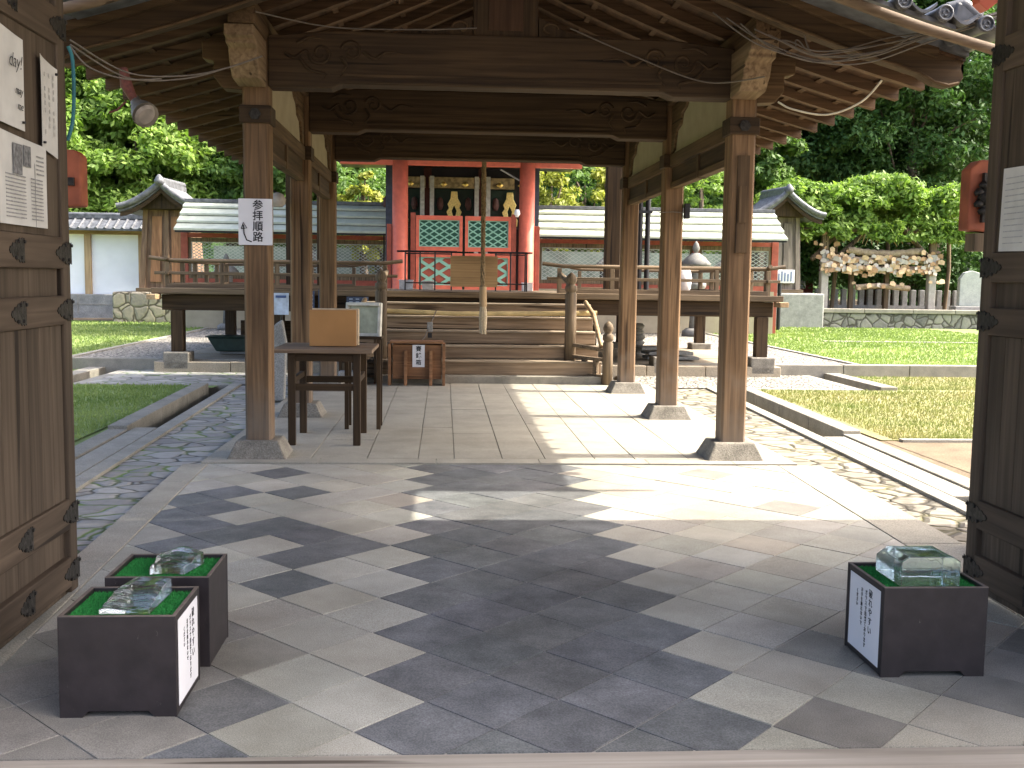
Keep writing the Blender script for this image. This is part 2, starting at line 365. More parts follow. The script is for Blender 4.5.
# tile floor of the gate
def tile_floor():
    U, V, X0, Y0 = .2365, .2475, .42, 3.66
    x0l, x0r, y0, y1 = -1.70, 2.66, 3.24, 8.50
    dark = {(-4, 9), (-5, 10), (-6, 11), (-5, 8), (-5, 6), (-7, 10), (-8, 9), (-8, 11), (-6, 15), (-8, 15), (-8, 13), (-9, 14), (-7, 18), (-5, 0), (-5, -2), (-9, 12)}
    mid = {(-5, 2), (5, 2), (4, -1), (8, 13), (7, 18), (6, 1), (-7, 2)}
    warm = {(5, 12), (3, 18), (6, 9), (4, 15), (7, 4), (6, 3), (8, 3), (-3, 14)}
    b = MB(); g = .0055
    def edge(y, side):            # the floor widens slightly towards the corridor
        t = (y - 5.2) / 3.0
        return (-1.725 - .125 * t) if side < 0 else (2.66 + .1 * t)
    for i in range(-14, 15):
        for k in range(-4, 24):
            if (i + k) % 2 == 0: continue
            cx, cy = X0 + i * U, Y0 + k * V
            gg = g * random.uniform(.6, 1.5)
            z = random.uniform(0, .003)
            poly = [(cx - U + gg, cy), (cx, cy - V + gg), (cx + U - gg, cy), (cx, cy + V - gg)]
            # clip to floor
            def clip(pl, fn):
                out = []
                for a in range(len(pl)):
                    p, q = pl[a], pl[(a + 1) % len(pl)]; dp, dq = fn(p), fn(q)
                    if dp >= 0: out.append(p)
                    if dp * dq < 0: t = dp / (dp - dq); out.append((p[0] + (q[0] - p[0]) * t, p[1] + (q[1] - p[1]) * t))
                return out
            for fn in (lambda p: p[1] - y0, lambda p: y1 - p[1], lambda p: p[0] - edge(p[1], -1) - .004, lambda p: edge(p[1], 1) - .004 - p[0]):
                poly = clip(poly, fn)
                if len(poly) < 3: break
            if len(poly) < 3: continue
            if -2 <= i <= 2 or (i, k) in dark: mi = 1
            elif (i, k) in mid: mi = 2
            elif (i, k) in warm: mi = 3
            else: mi = 0
            if mi == 0 and ((i <= -6 and k <= 3) or (i >= 7 and k <= 2)): mi = 2  # shade and dirt by the doors put in as greyer near-corner tiles
            tx, ty = random.uniform(-.004, .004), random.uniform(-.004, .004)
            n = len(poly)
            tp = [(p[0], p[1], z + (p[0] - cx) * tx + (p[1] - cy) * ty) for p in poly]
            cxm = sum(p[0] for p in poly) / n; cym = sum(p[1] for p in poly) / n
            lo = [(p[0] + (p[0] - cxm) * .004, p[1] + (p[1] - cym) * .004, -.012) for p in poly]
            b.add(tp + lo, [tuple(range(n))] + [(a, a + n, (a + 1) % n + n, (a + 1) % n) for a in range(n)], mi)
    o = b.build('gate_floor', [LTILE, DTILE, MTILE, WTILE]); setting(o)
    ca = o.data.color_attributes.new('tile_tint', 'FLOAT_COLOR', 'CORNER'); polys = o.data.polygons; cur = (1, 1, 1, 1)
    for p in polys:
        zc = sum(o.data.vertices[v].co.z for v in p.vertices) / len(p.vertices)
        if zc > -.002:
            q = random.uniform(.86, 1.1); cur = (q * random.uniform(.98, 1.03), q, q * random.uniform(.96, 1.03), 1)
        for li in p.loop_indices: ca.data[li].color = cur
    gb = MB(); gb.add([(-1.80, 2.6, -.003), (2.70, 2.6, -.003), (2.85, 8.52, -.003), (-1.95, 8.52, -.003)], [(0, 1, 2, 3)])
    setting(gb.build('gate_floor_bed', GROUT))
    # unseen pale ground before the gate, added to bounce sunlight inside
    sheet('bounce_floor', -8, 9, -3, 3.0, -.03, SLAB)
    # border stones on both sides, and the flags beyond them under the doors
    for sd_, nm in ((-1, 'floor_border'), (1, 'floor_border')):
        bb = MB(); ys = [3.26, 4.35, 5.55, 6.7, 7.75, 8.5] if sd_ < 0 else [3.26, 4.6, 5.9, 7.3, 8.5]
        for a, c in zip(ys[:-1], ys[1:]):
            ia, ic = edge(a, sd_), edge(c, sd_); w = .2 if sd_ < 0 else .36
            bb.prism([(ia + sd_ * .004, a + .005), (ic + sd_ * .004, c - .005), (ic + sd_ * w, c - .005), (ia + sd_ * w, a + .005)], 'z', -.06, .004)
        setting(bb.build(nm, SLAB, bevel=.004))
tile_floor()
sheet('gate_flags', -7.5, -1.95, 3.0, 5.7, -.02, GREYST); sheet('gate_flags', 3.06, 8, 3.0, 5.7, -.02, GREYST)
# slab paving in the corridor
def corridor_paving():
    b = MB(); z = .012; y0, y1 = 8.53, 15.12
    xs = [-1.93, -1.08, -.62, -.20, .10, .50, .86, 1.28, 1.62, 2.08, 2.95]
    # front border row
    x = -1.93
    for q in (-1.0, -.05, .8, 1.7, 2.42, 2.95): b.bb(x + .002, q - .002, y0, y0 + .2, -.1, z); x = q
    for a, c in zip(xs[:-1], xs[1:]):
        y = y0 + .204
        while y < y1 - .05:
            L = random.uniform(.55, 1.25); e = min(y + L, y1)
            if y1 - e < .25: e = y1
            b.bb(a + .003, c - .003, y + .002, e - .002, -.1, z + random.uniform(-.002, .002)); y = e
    setting(b.build('corridor_paving', SLAB, bevel=.003))
    sheet('corridor_bed', -1.93, 2.95, 8.53, 15.3, -.003, GROUT)
corridor_paving()
for s_, m_ in ((-1, CRL), (1, CRR)):
    def X(d): return C0 + s_ * d
    b = MB(); b.add([(X(2.37) if s_ < 0 else X(2.55), 5.6, -.028), (X(2.98), 5.6, -.028), (X(3.3), 15.0, -.028), (X(2.4), 15.0, -.028)], [(0, 1, 2, 3)])
    setting(b.build('side_paving', m_))
    b = MB(); b.add([(X(2.3), 15.0, -.014), (X(5.45), 15.0, -.014), (X(5.45), 17.25, -.014), (X(2.3), 17.25, -.014)], [(0, 1, 2, 3)])
    setting(b.build('cross_paving', m_ if s_ < 0 else GRAVEL))
    # inner kerb, gutter, outer kerb
    def skew(y, d): return X(d + .32 * (y - 5.6) / 9.4 - .3)
    b = MB()
    y = 5.0
    while y < 15.0:
        e = min(15.0, y + random.uniform(.9, 1.5))
        b.prism([(skew(y, 3.28), y + .004), (skew(y, 3.42), y + .004), (skew(e, 3.42), e - .004), (skew(e, 3.28), e - .004)], 'z', -.4, -.002); y = e
    setting(b.build('inner_kerb', KERBL, bevel=.006))
    b = MB(); y = 5.0
    while y < 14.6:
        e = min(14.6, y + random.uniform(1.0, 1.6))
        b.prism([(skew(y, 3.66), y + .004), (skew(y, 3.85), y + .004), (skew(e, 3.85), e - .004), (skew(e, 3.66), e - .004)], 'z', -.4, .045 if y > 10 else .01); y = e
    setting(b.build('outer_kerb', KERB, bevel=.01))
    b = MB(); b.prism([(skew(5, 3.42), 5), (skew(5, 3.66), 5), (skew(15, 3.66), 15), (skew(15, 3.42), 15)], 'z', -.4, -.26)
    setting(b.build('gutter', plain('dark_gutter', (.05, .045, .035), .8)))  # gutter floor in a darker, browner tone than the kerbs
    b = MB(); b.add([(skew(5, 3.8), 5, -.034), (skew(15, 3.8), 15, -.034), (X(4.1), 15, -.034), (X(4.1), 5, -.034)], [(0, 1, 2, 3)]); setting(b.build('kerb_soil', SOIL if s_ > 0 else LAWN))
    b = MB()
    for ya, yb in ([(8.0, 10.6)] if s_ < 0 else [(7.3, 8.6), (8.62, 10.2)]):
        b.prism([(skew(ya, 3.43), ya), (skew(ya, 3.65), ya), (skew(yb, 3.65), yb), (skew(yb, 3.43), yb)], 'z', -.06, -.004)
    if s_ > 0: b.prism([(skew(5.6, 3.43), 5.6), (skew(5.6, 3.65), 5.6), (skew(7.1, 3.65), 7.1), (skew(7.1, 3.43), 7.1)], 'z', -.06, -.004)
    setting(b.build('gutter_cover', KERBL, bevel=.006))
    # gutter along the cross paving
    b = MB(); b.bb(X(5.45), X(5.6), 15.0, 17.2, -.4, -.01); b.bb(X(3.3), X(5.6), 14.86, 14.99, -.4, -.008)
    setting(b.build('path_kerb', KERBL, bevel=.008))
    b = MB(); b.bb(X(5.85), X(6.1), 14.9, 17.2, -.4, .03); setting(b.build('path_kerb', KERB, bevel=.008))
    # long raised kerb of the upper court
    b = MB(); x = 3.35
    while x < 30:
        e = x + random.uniform(1.1, 1.7); b.bb(X(x + .004), X(e - .004), 17.2, 17.42, -.1, .165 + random.uniform(-.006, .006)); x = e
    setting(b.build('court_kerb', KERB, bevel=.012))
    # upper court
    sheet('gravel', min(X(0), X(6.5)), max(X(0), X(6.5)), 17.38, 60, .135, GRAVEL)
    b = MB(); b.bb(X(6.5), X(6.6), 17.42, 30, 0, .16); setting(b.build('lawn_edging', KERBL, bevel=.006))
# terrace under the stage
b = MB()
x = C0 - 5.0
while x < C0 + 5.0:
    e = min(C0 + 5.0, x + random.uniform(.9, 1.6)); b.bb(x + .004, e - .004, 16.85, 18.6, -.1, .15 + random.uniform(-.004, .004)); x = e
b.bb(C0 - 4.9, C0 + 4.9, 18.61, 22.5, -.1, .158)
setting(b.build('terrace', SAND, bevel=.01))

def grass_blades(name, polys, mat, n, h=.035, w=.006, z=0.0):
    tot = sum((p[1] - p[0]) * (p[3] - p[2]) for p in polys); V = []; Fc = []
    for p in polys:
        k = int(n * (p[1] - p[0]) * (p[3] - p[2]) / tot)
        # denser towards the viewer
        u = RNG.random(k); ys = p[2] + (p[3] - p[2]) * u ** 1.5; xs = p[0] + (p[1] - p[0]) * RNG.random(k)
        a = RNG.random(k) * 6.283; hh = h * (.5 + RNG.random(k)); lean = (RNG.random((k, 2)) - .5) * h * 1.2
        ww = w * (1 + (ys - p[2]) / 6)
        for i in range(k):
            o = len(V); dx, dy = math.cos(a[i]) * ww[i], math.sin(a[i]) * ww[i]
            V += [(xs[i] - dx, ys[i] - dy, z - .004), (xs[i] + dx, ys[i] + dy, z - .004), (xs[i] + lean[i, 0], ys[i] + lean[i, 1], z + hh[i])]
            Fc.append((o, o + 1, o + 2))
    me = bpy.data.meshes.new(name); me.from_pydata(V, [], Fc); me.materials.append(mat)
    o = bpy.data.objects.new(name, me); scn.collection.objects.link(o)
    return tag(o, None or 'short grass', 'grass', None, 'stuff')
# lawns
sheet('lawn', -16, C0 - 3.84, 5.8, 14.9, -.022, LAWN); sheet('lawn', C0 + 3.84, 18, 10.1, 14.9, -.022, LAWND)
sheet('lawn', -16, C0 - 6.08, 14.9, 17.2, -.022, LAWN); sheet('lawn', C0 + 6.08, 18, 14.9, 17.2, -.022, LAWND)
sheet('lawn', C0 - 6.08, C0 - 3.6, 14.6, 14.87, -.02, LAWN); sheet('lawn', C0 + 3.6, C0 + 6.08, 14.6, 14.87, -.02, LAWND)
sheet('lawn', -26, C0 - 6.6, 17.42, 60, .14, LAWN); sheet('lawn', C0 + 6.6, 30, 17.42, 60, .14, LAWN)
g1 = grass_blades('grass', [(-6.8, -3.36, 6.5, 14.85), (-7.5, -5.62, 15, 17.1)], BLADE, 42000, .03, .005, -.02); g1['label'] = 'short green lawn left of the mossy paving, behind the open door'
g2 = grass_blades('grass', [(4.45, 9.8, 10.15, 14.8), (6.6, 10.4, 15, 17.1)], BLADED, 42000, .03, .005, -.02); g2['label'] = 'patchy dry lawn right of the sunlit paving'
g3 = grass_blades('grass', [(-13, -6.2, 17.5, 31)], BLADE, 22000, .04, .012, .14); g3['label'] = 'bright lawn before the white plaster wall'
g4 = grass_blades('grass', [(7.1, 15, 17.5, 32.4)], BLADE, 26000, .04, .012, .14); g4['label'] = 'bright lawn before the rubble retaining wall'
b = MB(); b.bb(4.5, 9.5, 10.0, 10.1, -.1, -.004); setting(b.build('lawn_edging', KERBL))
b = MB(); b.bb(9, 16, 24.5, 24.72, .1, .165); setting(b.build('path_strip', KERBL))
o = MB().bb(5.6, 6.6, 8.5, 9.0, -.1, .01).build('stepping_stone', KERBL, loc=(6.1, 8.75, 0), bevel=.01)
tag(o, 'flat pale stepping stone lying on the brown soil beside the right gate door', 'stepping stone')

# ================================================================== GATE
gate = thing('gate_building', (C0, 3.4, 0), 'large timber gate in the foreground with both tall doors folded open and vermilion rafters', 'gate')
b = MB(); b.bb(-4, 5, 2.75, 3.215, -.1, .012); b.build('threshold', wood((.36, .335, .29), (.24, .22, .185), 'x', 26, name='threshold_wood'), gate, bevel=.008)
for px in (-2.35, 3.3):
    b = MB(); b.bb(px - .22, px + .22, 3.0, 3.45, 0, 3.5); b.build('post', DZ, gate, bevel=.01)
b = MB(); b.bb(-5, 9, 2.9, 3.9, 4.3, 4.34); b.build('ceiling', PALE, gate)
b = MB(); b.prism([(6.46, 3.42), (3.4, 5.0), (2.0, 4.3), (2.0, 4.48), (3.4, 5.2), (6.46, 3.6)], 'x', -5.2, 9.5)
b.build('roof', ROOFT, gate)
for i in range(28):
    x = -4.9 + i * .5
    if i == 0:
        b = MB(); b.prism([(6.43, 3.34), (3.5, 4.86), (3.5, 4.94), (6.43, 3.42)], 'x', x - .04, x + .04); raf = b.build('rafter', REDD, gate)
    else: shift_copy(raf, (.5 * i, 0, 0), gate)
# unseen roof added to shade the left of the floor between gate and corridor
b = MB(); b.strip([(C0 - 2.8, 3.62), (C0, 4.75), (C0 + 2.62, 3.62)], [(C0 - 2.8, 3.52), (C0, 4.62), (C0 + 2.62, 3.52)], 6.46, 7.8)
b.build('shade_roof', ROOFT, gate)
# vermilion rail-end panels and hanging eave piece
b = MB(); b.prism([(2.79, 1.80), (3.5, 1.74), (3.5, 2.2), (2.84, 2.17), (2.79, 2.12)], 'y', 5.55, 5.66); e1 = b.build('rail_end', REDO, gate, bevel=.01)
b = MB(); b.bb(2.84, 3.5, 5.56, 5.67, 1.69, 1.785); b.build('rail_sill', GZ, e1)
b = MB()
for k in range(7):
    a = 2 * math.pi * k / 7; b.lathe((2.865 + .035 * math.cos(a) , 5.53, 1.97 + .07 * math.sin(a)), [(.02, -.02), (.028, 0), (.01, .02)], 8)
b.lathe((2.865, 5.53, 1.97), [(.02, -.04), (.04, 0), (.02, .04)], 10); b.bb(2.855, 2.875, 5.52, 5.55, 1.84, 2.1); b.build('iron_ornament', IRON, e1)
b = MB(); b.prism([(-1.83, 1.84), (-2.4, 1.8), (-2.4, 2.14), (-1.86, 2.12), (-1.83, 2.09)], 'y', 5.55, 5.66); e2 = b.build('rail_end', REDO, gate, bevel=.01)
b = MB(); b.bb(-1.9, -1.86, 5.53, 5.56, 1.94, 1.98); b.build('iron_ornament', IRON, e2)
for px in (3.35, -2.3):
    b = MB(); b.bb(px - .12, px + .12, 5.6, 5.9, 0, 3.6); b.build('post', REDD, gate, bevel=.01)
b = MB(); b.prism([(2.86, 3.02), (2.91, 2.98), (3.5, 3.45), (3.3, 3.62), (2.82, 3.5)], 'y', 5.7, 5.78); b.build('eave_board', RED, gate, bevel=.006)
b = MB(); b.bb(2.95, 3.5, 5.5, 5.9, 3.45, 3.6); b.build('eave_board', RED, gate, bevel=.006)

def door(side):
    fx = -1.705 if side < 0 else 2.595                # inner face
    s = -1 if side < 0 else 1
    d = MB(); d.bb(fx + s * .028, fx + s * .075, 3.58, 4.93, .02, 3.4); dr = d.build('door', DOORZ, gate)
    dr['label'] = 'open left door leaf with pinned papers' if side < 0 else 'open right door leaf in shade'
    x0, x1 = fx, fx + s * .1
    def part(nm, y0, y1, z0, z1, m=DOORY, ex=0, bev=.006):
        return MB().bb(x0 - s * ex, x1, y0, y1, z0, z1).build(nm, m, dr, bevel=bev)
    part('stile', 4.905, 5.0, .03, 3.4, DOORZ); part('stile', 3.55, 3.68, .03, 3.4, DOORZ)
    rails = [(.06, .20), (.33, .47), (1.27, 1.40), (1.52, 1.66), (2.50, 2.66), (3.2, 3.35)]
    for z0, z1 in rails: part('rail', 3.68, 4.905, z0, z1, DOORY, .004)
    for k in range(9):                              # planks of the lower panel
        MB().bb(fx + s * .012, fx + s * .03, 3.70 + k * .133, 3.70 + (k + 1) * .133 - .004, .472, 1.268).build('plank', DOORZ, dr, bevel=.002)
    MB().bb(fx + s * .012, fx + s * .03, 3.69, 4.9, 1.662, 2.498).build('panel', DOORZ, dr)
    # iron straps with studs where rails meet the stile
    for z0, z1 in rails[:5]:
        zc = (z0 + z1) / 2
        for yc in (4.40, 4.93) if z0 > .3 or 1 else (4.93,):
            w = .07 if yc > 4.8 else .055; b = MB()
            
            half_ = [(1, .06), (.8, .052), (.6, .062), (.35, .05), (.1, .06), (-.2, .042), (-.5, .05), (-.8, .03), (-1.1, .036), (-1.35, .016), (-1.6, .018), (-1.8, .0)]
            pl = [(yc + w * a_, zc + q_ * .85) for a_, q_ in half_] + [(yc + w * a_, zc - q_ * .85) for a_, q_ in half_[::-1][1:]]
            b.prism(pl, 'x', fx - s * .008, fx - s * .0045)
            for q in range(4): b.box((fx - s * .009, yc - w * .6 + q * w * .5, zc + (.035 if q % 2 else -.03)), (.012, .014, .014))
            b.build('iron_strap', IRON, dr, bevel=.003)
    b = MB()
    for k in range(26):
        z = .1 + k * .1
        if 0.75 < z < 1.0: continue
        b.box((fx + s * .03, 5.004, z), (.03, .014, .02))
    for z0, z1 in ((.05, .72), (1.1, 1.75)): b.bb(fx + s * .012, fx + s * .088, 5.001, 5.007, z0, z1)
    b.build('edge_studs', IRON, dr)
    return dr
dl = door(-1); dr_ = door(1)

def sheet_thing(name, corners, mat, label, cat, thick=.0012, curl=0, nrm=(1, 0, 0)):
    c = sum((Vector(p) for p in corners), Vector()) / 4; t = thing(name, tuple(c), label, cat)
    b = MB(); n = 8; V = []
    p = [Vector(q) for q in corners]; nv = Vector(nrm)
    for j in range(n + 1):
        for i in range(n + 1):
            u, v = i / n, j / n
            q = (p[0] * (1 - u) + p[1] * u) * (1 - v) + (p[3] * (1 - u) + p[2] * u) * v
            q = q + nv * (curl * (math.sin(u * 5 + v * 2) * .5 + .5) * (abs(u - .5) * 2) ** 2 + .001)
            V.append(q)
    m = (n + 1) ** 2; fs = [(j * (n + 1) + i, j * (n + 1) + i + 1, (j + 1) * (n + 1) + i + 1, (j + 1) * (n + 1) + i) for j in range(n) for i in range(n)]
    b.add(V, fs, 0, True); b.add([q - nv * thick for q in V], [f[::-1] for f in fs], 0, True)
    b.build('sheet', mat, t); return t
FX = -1.705
pn = sheet_thing('notice_paper', [(FX + .004, 4.18, 2.08), (FX + .004, 4.50, 2.07), (FX + .004, 4.49, 2.43), (FX + .004, 4.17, 2.46)], PAPERG, 'handwritten notice cut by the left picture edge, pinned high on the left gate door', 'notice', curl=.006)
text('day!', .08, INK, pn, (FX + .013, 4.40, 2.33), (0, 1, 0), (0, 0, 1), bold=-.001, shear=.3)
text('may', .045, INK, pn, (FX + .013, 4.43, 2.22), (0, 1, 0), (0, 0, 1), shear=.3)
text('me', .045, INK, pn, (FX + .013, 4.44, 2.16), (0, 1, 0), (0, 0, 1), shear=.3)
def tack(pn, y, z):
    MB().lathe((FX + .014, y, z), [(.007, -.003), (.007, .006)], 10).build('tack', BLACK, pn)
tack(pn, 4.47, 2.10)
p2 = sheet_thing('notice_paper', [(FX + .004, 4.675, 2.03), (FX + .004, 4.865, 2.0), (FX + .004, 4.865, 2.385), (FX + .004, 4.665, 2.415)], PAPERG, 'tall narrow faded notice pinned beside the stile of the left gate door', 'notice', curl=.008)
tack(p2, 4.69, 2.05); tack(p2, 4.85, 2.36)
b = MB()
for i in range(3):
    for j in range(9):
        if random.random() < .75: b.box((FX + .010, 4.72 + i * .05, 2.10 + j * .03), (.0006, .012, .018))
b.build('faint_print', plain('faint_print', (.5, .49, .46), .9, 0, .1, 60, 0), p2)
p3 = sheet_thing('newspaper', [(FX + .004, 4.22, 1.69), (FX + .004, 4.72, 1.69), (FX + .004, 4.71, 2.03), (FX + .004, 4.22, 2.05)], PAPERG, 'newspaper cutting with photos pinned on the left gate door below the notices', 'newspaper', curl=.006)
b = MB()
for j in range(12):
    b.box((FX + .010, 4.38, 1.72 + j * .015), (.0006, .20, .005))
    b.box((FX + .010, 4.60, 1.72 + j * .015), (.0006, .13, .005))
for j in range(5): b.box((FX + .010, 4.64, 1.91 + j * .018), (.0006, .08, .006))
b.box((FX + .010, 4.58, 1.82), (.0006, .004, .26)); b.build('print', INKG, p3)
b = MB(); b.box((FX + .011, 4.50, 1.97), (.0008, .075, .085)); b.box((FX + .011, 4.40, 1.95), (.0008, .09, .12)); b.build('photo', plain('newsprint_photo', (.17, .17, .17), .9, 0, .6, 60, 0), p3)
FR = 2.595
p4 = sheet_thing('notice_paper', [(FR - .004, 4.60, 1.66), (FR - .004, 4.845, 1.665), (FR - .004, 4.835, 2.045), (FR - .004, 4.60, 2.04)], PAPERG, 'pale notice sheet on the right gate door at the picture edge', 'notice', nrm=(-1, 0, 0))
b = MB()
for j in range(12): b.box((FR - .009, 4.72, 1.70 + j * .027), (.0006, .17, .005))
b.build('print', plain('pale_print', (.42, .42, .42), .9, 0, .2, 60, 0), p4)

# ================================================================== CORRIDOR PAVILION
cor = thing('corridor_pavilion', (C0, 11.5, 0), 'open timber corridor with carved cross beams, exposed rafters and grey tiled gable roof', 'pavilion')
YC = (8.88, 11.5, 14.12); XC = (C0 - 2.0, C0 + 1.98)
for yi, y in enumerate(YC):
    for x in XC:
        w = .105
        b = MB(); ch = .018
        pts = [(x - w, y - w + ch), (x - w + ch, y - w), (x + w - ch, y - w), (x + w, y - w + ch), (x + w, y + w - ch), (x + w - ch, y + w), (x - w + ch, y + w), (x - w, y + w - ch)]
        b.prism(pts, 'z', .13, 3.4); col = b.build('column', CZ, cor)
        b = MB(); a, c = .245, .17
        b.add([(x - a, y - a + .02, 0), (x + a, y - a + .02, 0), (x + a, y + a, 0), (x - a, y + a, 0), (x - c, y - c, .155), (x + c, y - c, .155), (x + c, y + c, .155), (x - c, y + c, .155)],
              [(3, 2, 1, 0), (4, 5, 6, 7), (0, 1, 5, 4), (1, 2, 6, 5), (2, 3, 7, 6), (3, 0, 4, 7)])
        b.build('pedestal', PED, col, bevel=.012)
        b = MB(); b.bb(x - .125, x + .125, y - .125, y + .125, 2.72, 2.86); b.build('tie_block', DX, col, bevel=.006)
        b = MB(); b.prism([(x + .05 * math.cos(k * math.pi / 3), 2.79 + .05 * math.sin(k * math.pi / 3)) for k in range(6)], 'y', y - .14, y - .125); b.build('hexagon_boss', IRON, col, bevel=.004)
        if yi == 0 and x > 0:
            b = MB(); b.bb(x - .045, x + .055, y - .125, y - .106, 1.75, 2.55); b.build('fixing_board', WZ, col)
            b = MB(); b.bb(x - .03, x + .03, y - .14, y - .107, 2.0, 2.3); b.build('fixing_board', WZ, col)
def carve(b, cx, cz, s, y, flip=1):
    def sp(ox, oz, r, turns, a0, dirn):
        pts = []
        for k in range(22):
            t = k / 21; a = a0 + dirn * turns * 2 * math.pi * t; rr = r * (1 - .8 * t)
            pts.append((cx + flip * (ox + rr * math.cos(a)) * s, y, cz + (oz + rr * math.sin(a)) * s))
        return pts
    rad = [.017 * (1 - .6 * k / 21) for k in range(22)]
    b.tube(sp(.0, .02, .10, 1.4, math.pi, 1), rad, 5)
    b.tube(sp(.26, .04, .09, 1.3, math.pi * .9, -1), rad, 5)
    for pl in ([(-.3, .02), (-.22, -.03), (-.12, .05), (-.1, .02)], [(-.18, -.02), (-.1, -.12), (.05, -.15), (.02, -.2)], [(.36, .04), (.45, -.02), (.55, .05), (.7, .03)], [(.17, .0), (.22, -.08), (.16, -.17)], [(-.2, .1), (-.1, .15), (.02, .14)]):
        q = []
        for k in range(9):
            t = k / 8 * (len(pl) - 1); i = min(int(t), len(pl) - 2); f = t - i
            q.append((cx + flip * (pl[i][0] * (1 - f) + pl[i + 1][0] * f) * s, y, cz + (pl[i][1] * (1 - f) + pl[i + 1][1] * f) * s))
        b.tube(q, [.014, .016, .016, .014, .014, .012, .01, .007, .004], 5)
for y, top in zip(YC, (3.46, 3.46, 3.40)):
    L, Rr = XC[0] + .1, XC[1] - .1
    bot = [(L, 3.01), (L + .50, 3.01), (L + .58, 3.045), (Rr - .58, 3.045), (Rr - .5, 3.01), (Rr, 3.01)]
    tp = [(L, top - .05), (L + .5, top), (L + .58, top), (Rr - .58, top), (Rr - .5, top), (Rr, top - .05)]
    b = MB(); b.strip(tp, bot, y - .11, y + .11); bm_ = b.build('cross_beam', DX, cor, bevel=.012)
    
    MB().bb(L + .62, Rr - .62, y - .122, y - .111, 3.052, 3.072).build('moulding', DX, bm_, bevel=.004); MB().bb(L + .60, Rr - .60, y - .118, y - .111, 3.10, 3.125).build('moulding', DX, bm_, bevel=.004)
    
    for cx_, f_ in ((L + .42, 1), (Rr - .42, -1)): b = MB(); carve(b, cx_, 3.26, .95, y - .111, f_); b.build('carving', DX, bm_)
    # strut on the beam
    b = MB(); b.bb(C0 - .26, C0 + .26, y - .09, y + .09, top - .01, 4.1)
    b.prism([(C0 - .95, top), (C0 - .75, top + .03), (C0 - .5, top + .05), (C0 - .27, top + .16), (C0 - .27, top - .005), (C0 - .95, top - .005)], 'y', y - .06, y + .06)
    b.prism([(C0 + .95, top), (C0 + .75, top + .03), (C0 + .5, top + .05), (C0 + .27, top + .16), (C0 + .27, top - .005), (C0 + .95, top - .005)], 'y', y - .06, y + .06)
    st = b.build('strut', DZ, cor, bevel=.03)
    b = MB(); b.bb(C0 - .14, C0 + .14, y - .1, y - .091, 3.5, 3.9); b.build('inset_panel', wood((.09, .05, .028), (.05, .026, .015), 'z', 30, name='dark_panel_wood'), st, bevel=.02)
    for f in (-1, 1):
        b = MB(); b.tube([(C0 + f * .37 + f * .06 * math.cos(a), y - .07, 3.53 + .04 * math.sin(a)) for a in [k * .5 for k in range(10)]], .01, 5)
        b.build('scroll', WX, st)
for si, x in enumerate(XC):
    s = -1 if si == 0 else 1
    for ya, yb in zip(YC[:-1], YC[1:]):
        b = MB(); b.bb(x - .06, x + .06, ya + .105, yb - .105, 2.715, 2.855); b.build('side_beam', WY, cor, bevel=.008)
        b = MB(); b.bb(x - .045, x + .045, ya + .105, yb - .105, 2.50, 2.565); b.build('side_rail', WY, cor, bevel=.006)
        b = MB(); b.bb(x - .03, x + .03, ya + .105, yb - .105, 2.566, 2.714); b.build('transom_board', DY, cor)
        b = MB(); b.bb(x - .05, x + .05, (ya + yb) / 2 - .05, (ya + yb) / 2 + .05, 2.5, 2.86); b.build('short_strut', WZ, cor, bevel=.004)
        b = MB(); b.bb(x - .02, x + .02, ya + .105, yb - .105, 2.856, 3.36); b.build('plaster_panel', CREAM, cor)
        for yy, f in ((ya + .105, 1), (yb - .105, -1)):   # cloud bracket under the beam
            b = MB(); b.prism([(yy, 3.36), (yy + f * .75, 3.36), (yy + f * .62, 3.26), (yy + f * .45, 3.22), (yy + f * .4, 3.12), (yy + f * .2, 3.08), (yy + f * .12, 2.9), (yy, 2.86)], 'x', x - .05, x + .05)
            b.build('cloud_bracket', WY, cor, bevel=.008)
    # wall plate with projecting nose
    b = MB(); b.bb(x - .1, x + .1, 8.2, 15.0, 3.37, 3.545); b.build('wall_plate', WY, cor, bevel=.01)
    b = MB(); b.prism([(8.77, 3.0), (8.5, 3.02), (8.40, 3.12), (8.36, 3.22), (8.26, 3.235), (8.26, 3.27), (8.2, 3.28), (8.2, 3.365), (8.77, 3.365)], 'x', x - .13, x + .09)
    b.build('beam_nose', wood((.26, .19, .115), (.12, .08, .045), 'y', 30, name='weathered_end_wood'), cor, bevel=.012)
    b = MB(); b.prism([(x + s * .1, 2.98), (x + s * .26, 2.99), (x + s * .33, 3.08), (x + s * .33, 3.2), (x + s * .42, 3.22), (x + s * .42, 3.36), (x + s * .1, 3.36)], 'y', YC[0] - .09, YC[0] + .09)
    b.build('bracket_arm', WX, cor, bevel=.01)
    b = MB(); b.bb(x + s * .62, x + s * .72, 8.3, 15.3, 3.36, 3.42) if 0 else b.bb(x + s * .02, x + s * .08, 8.2, 15, 3.545, 3.56); b.build('plate_batten', WY, cor)
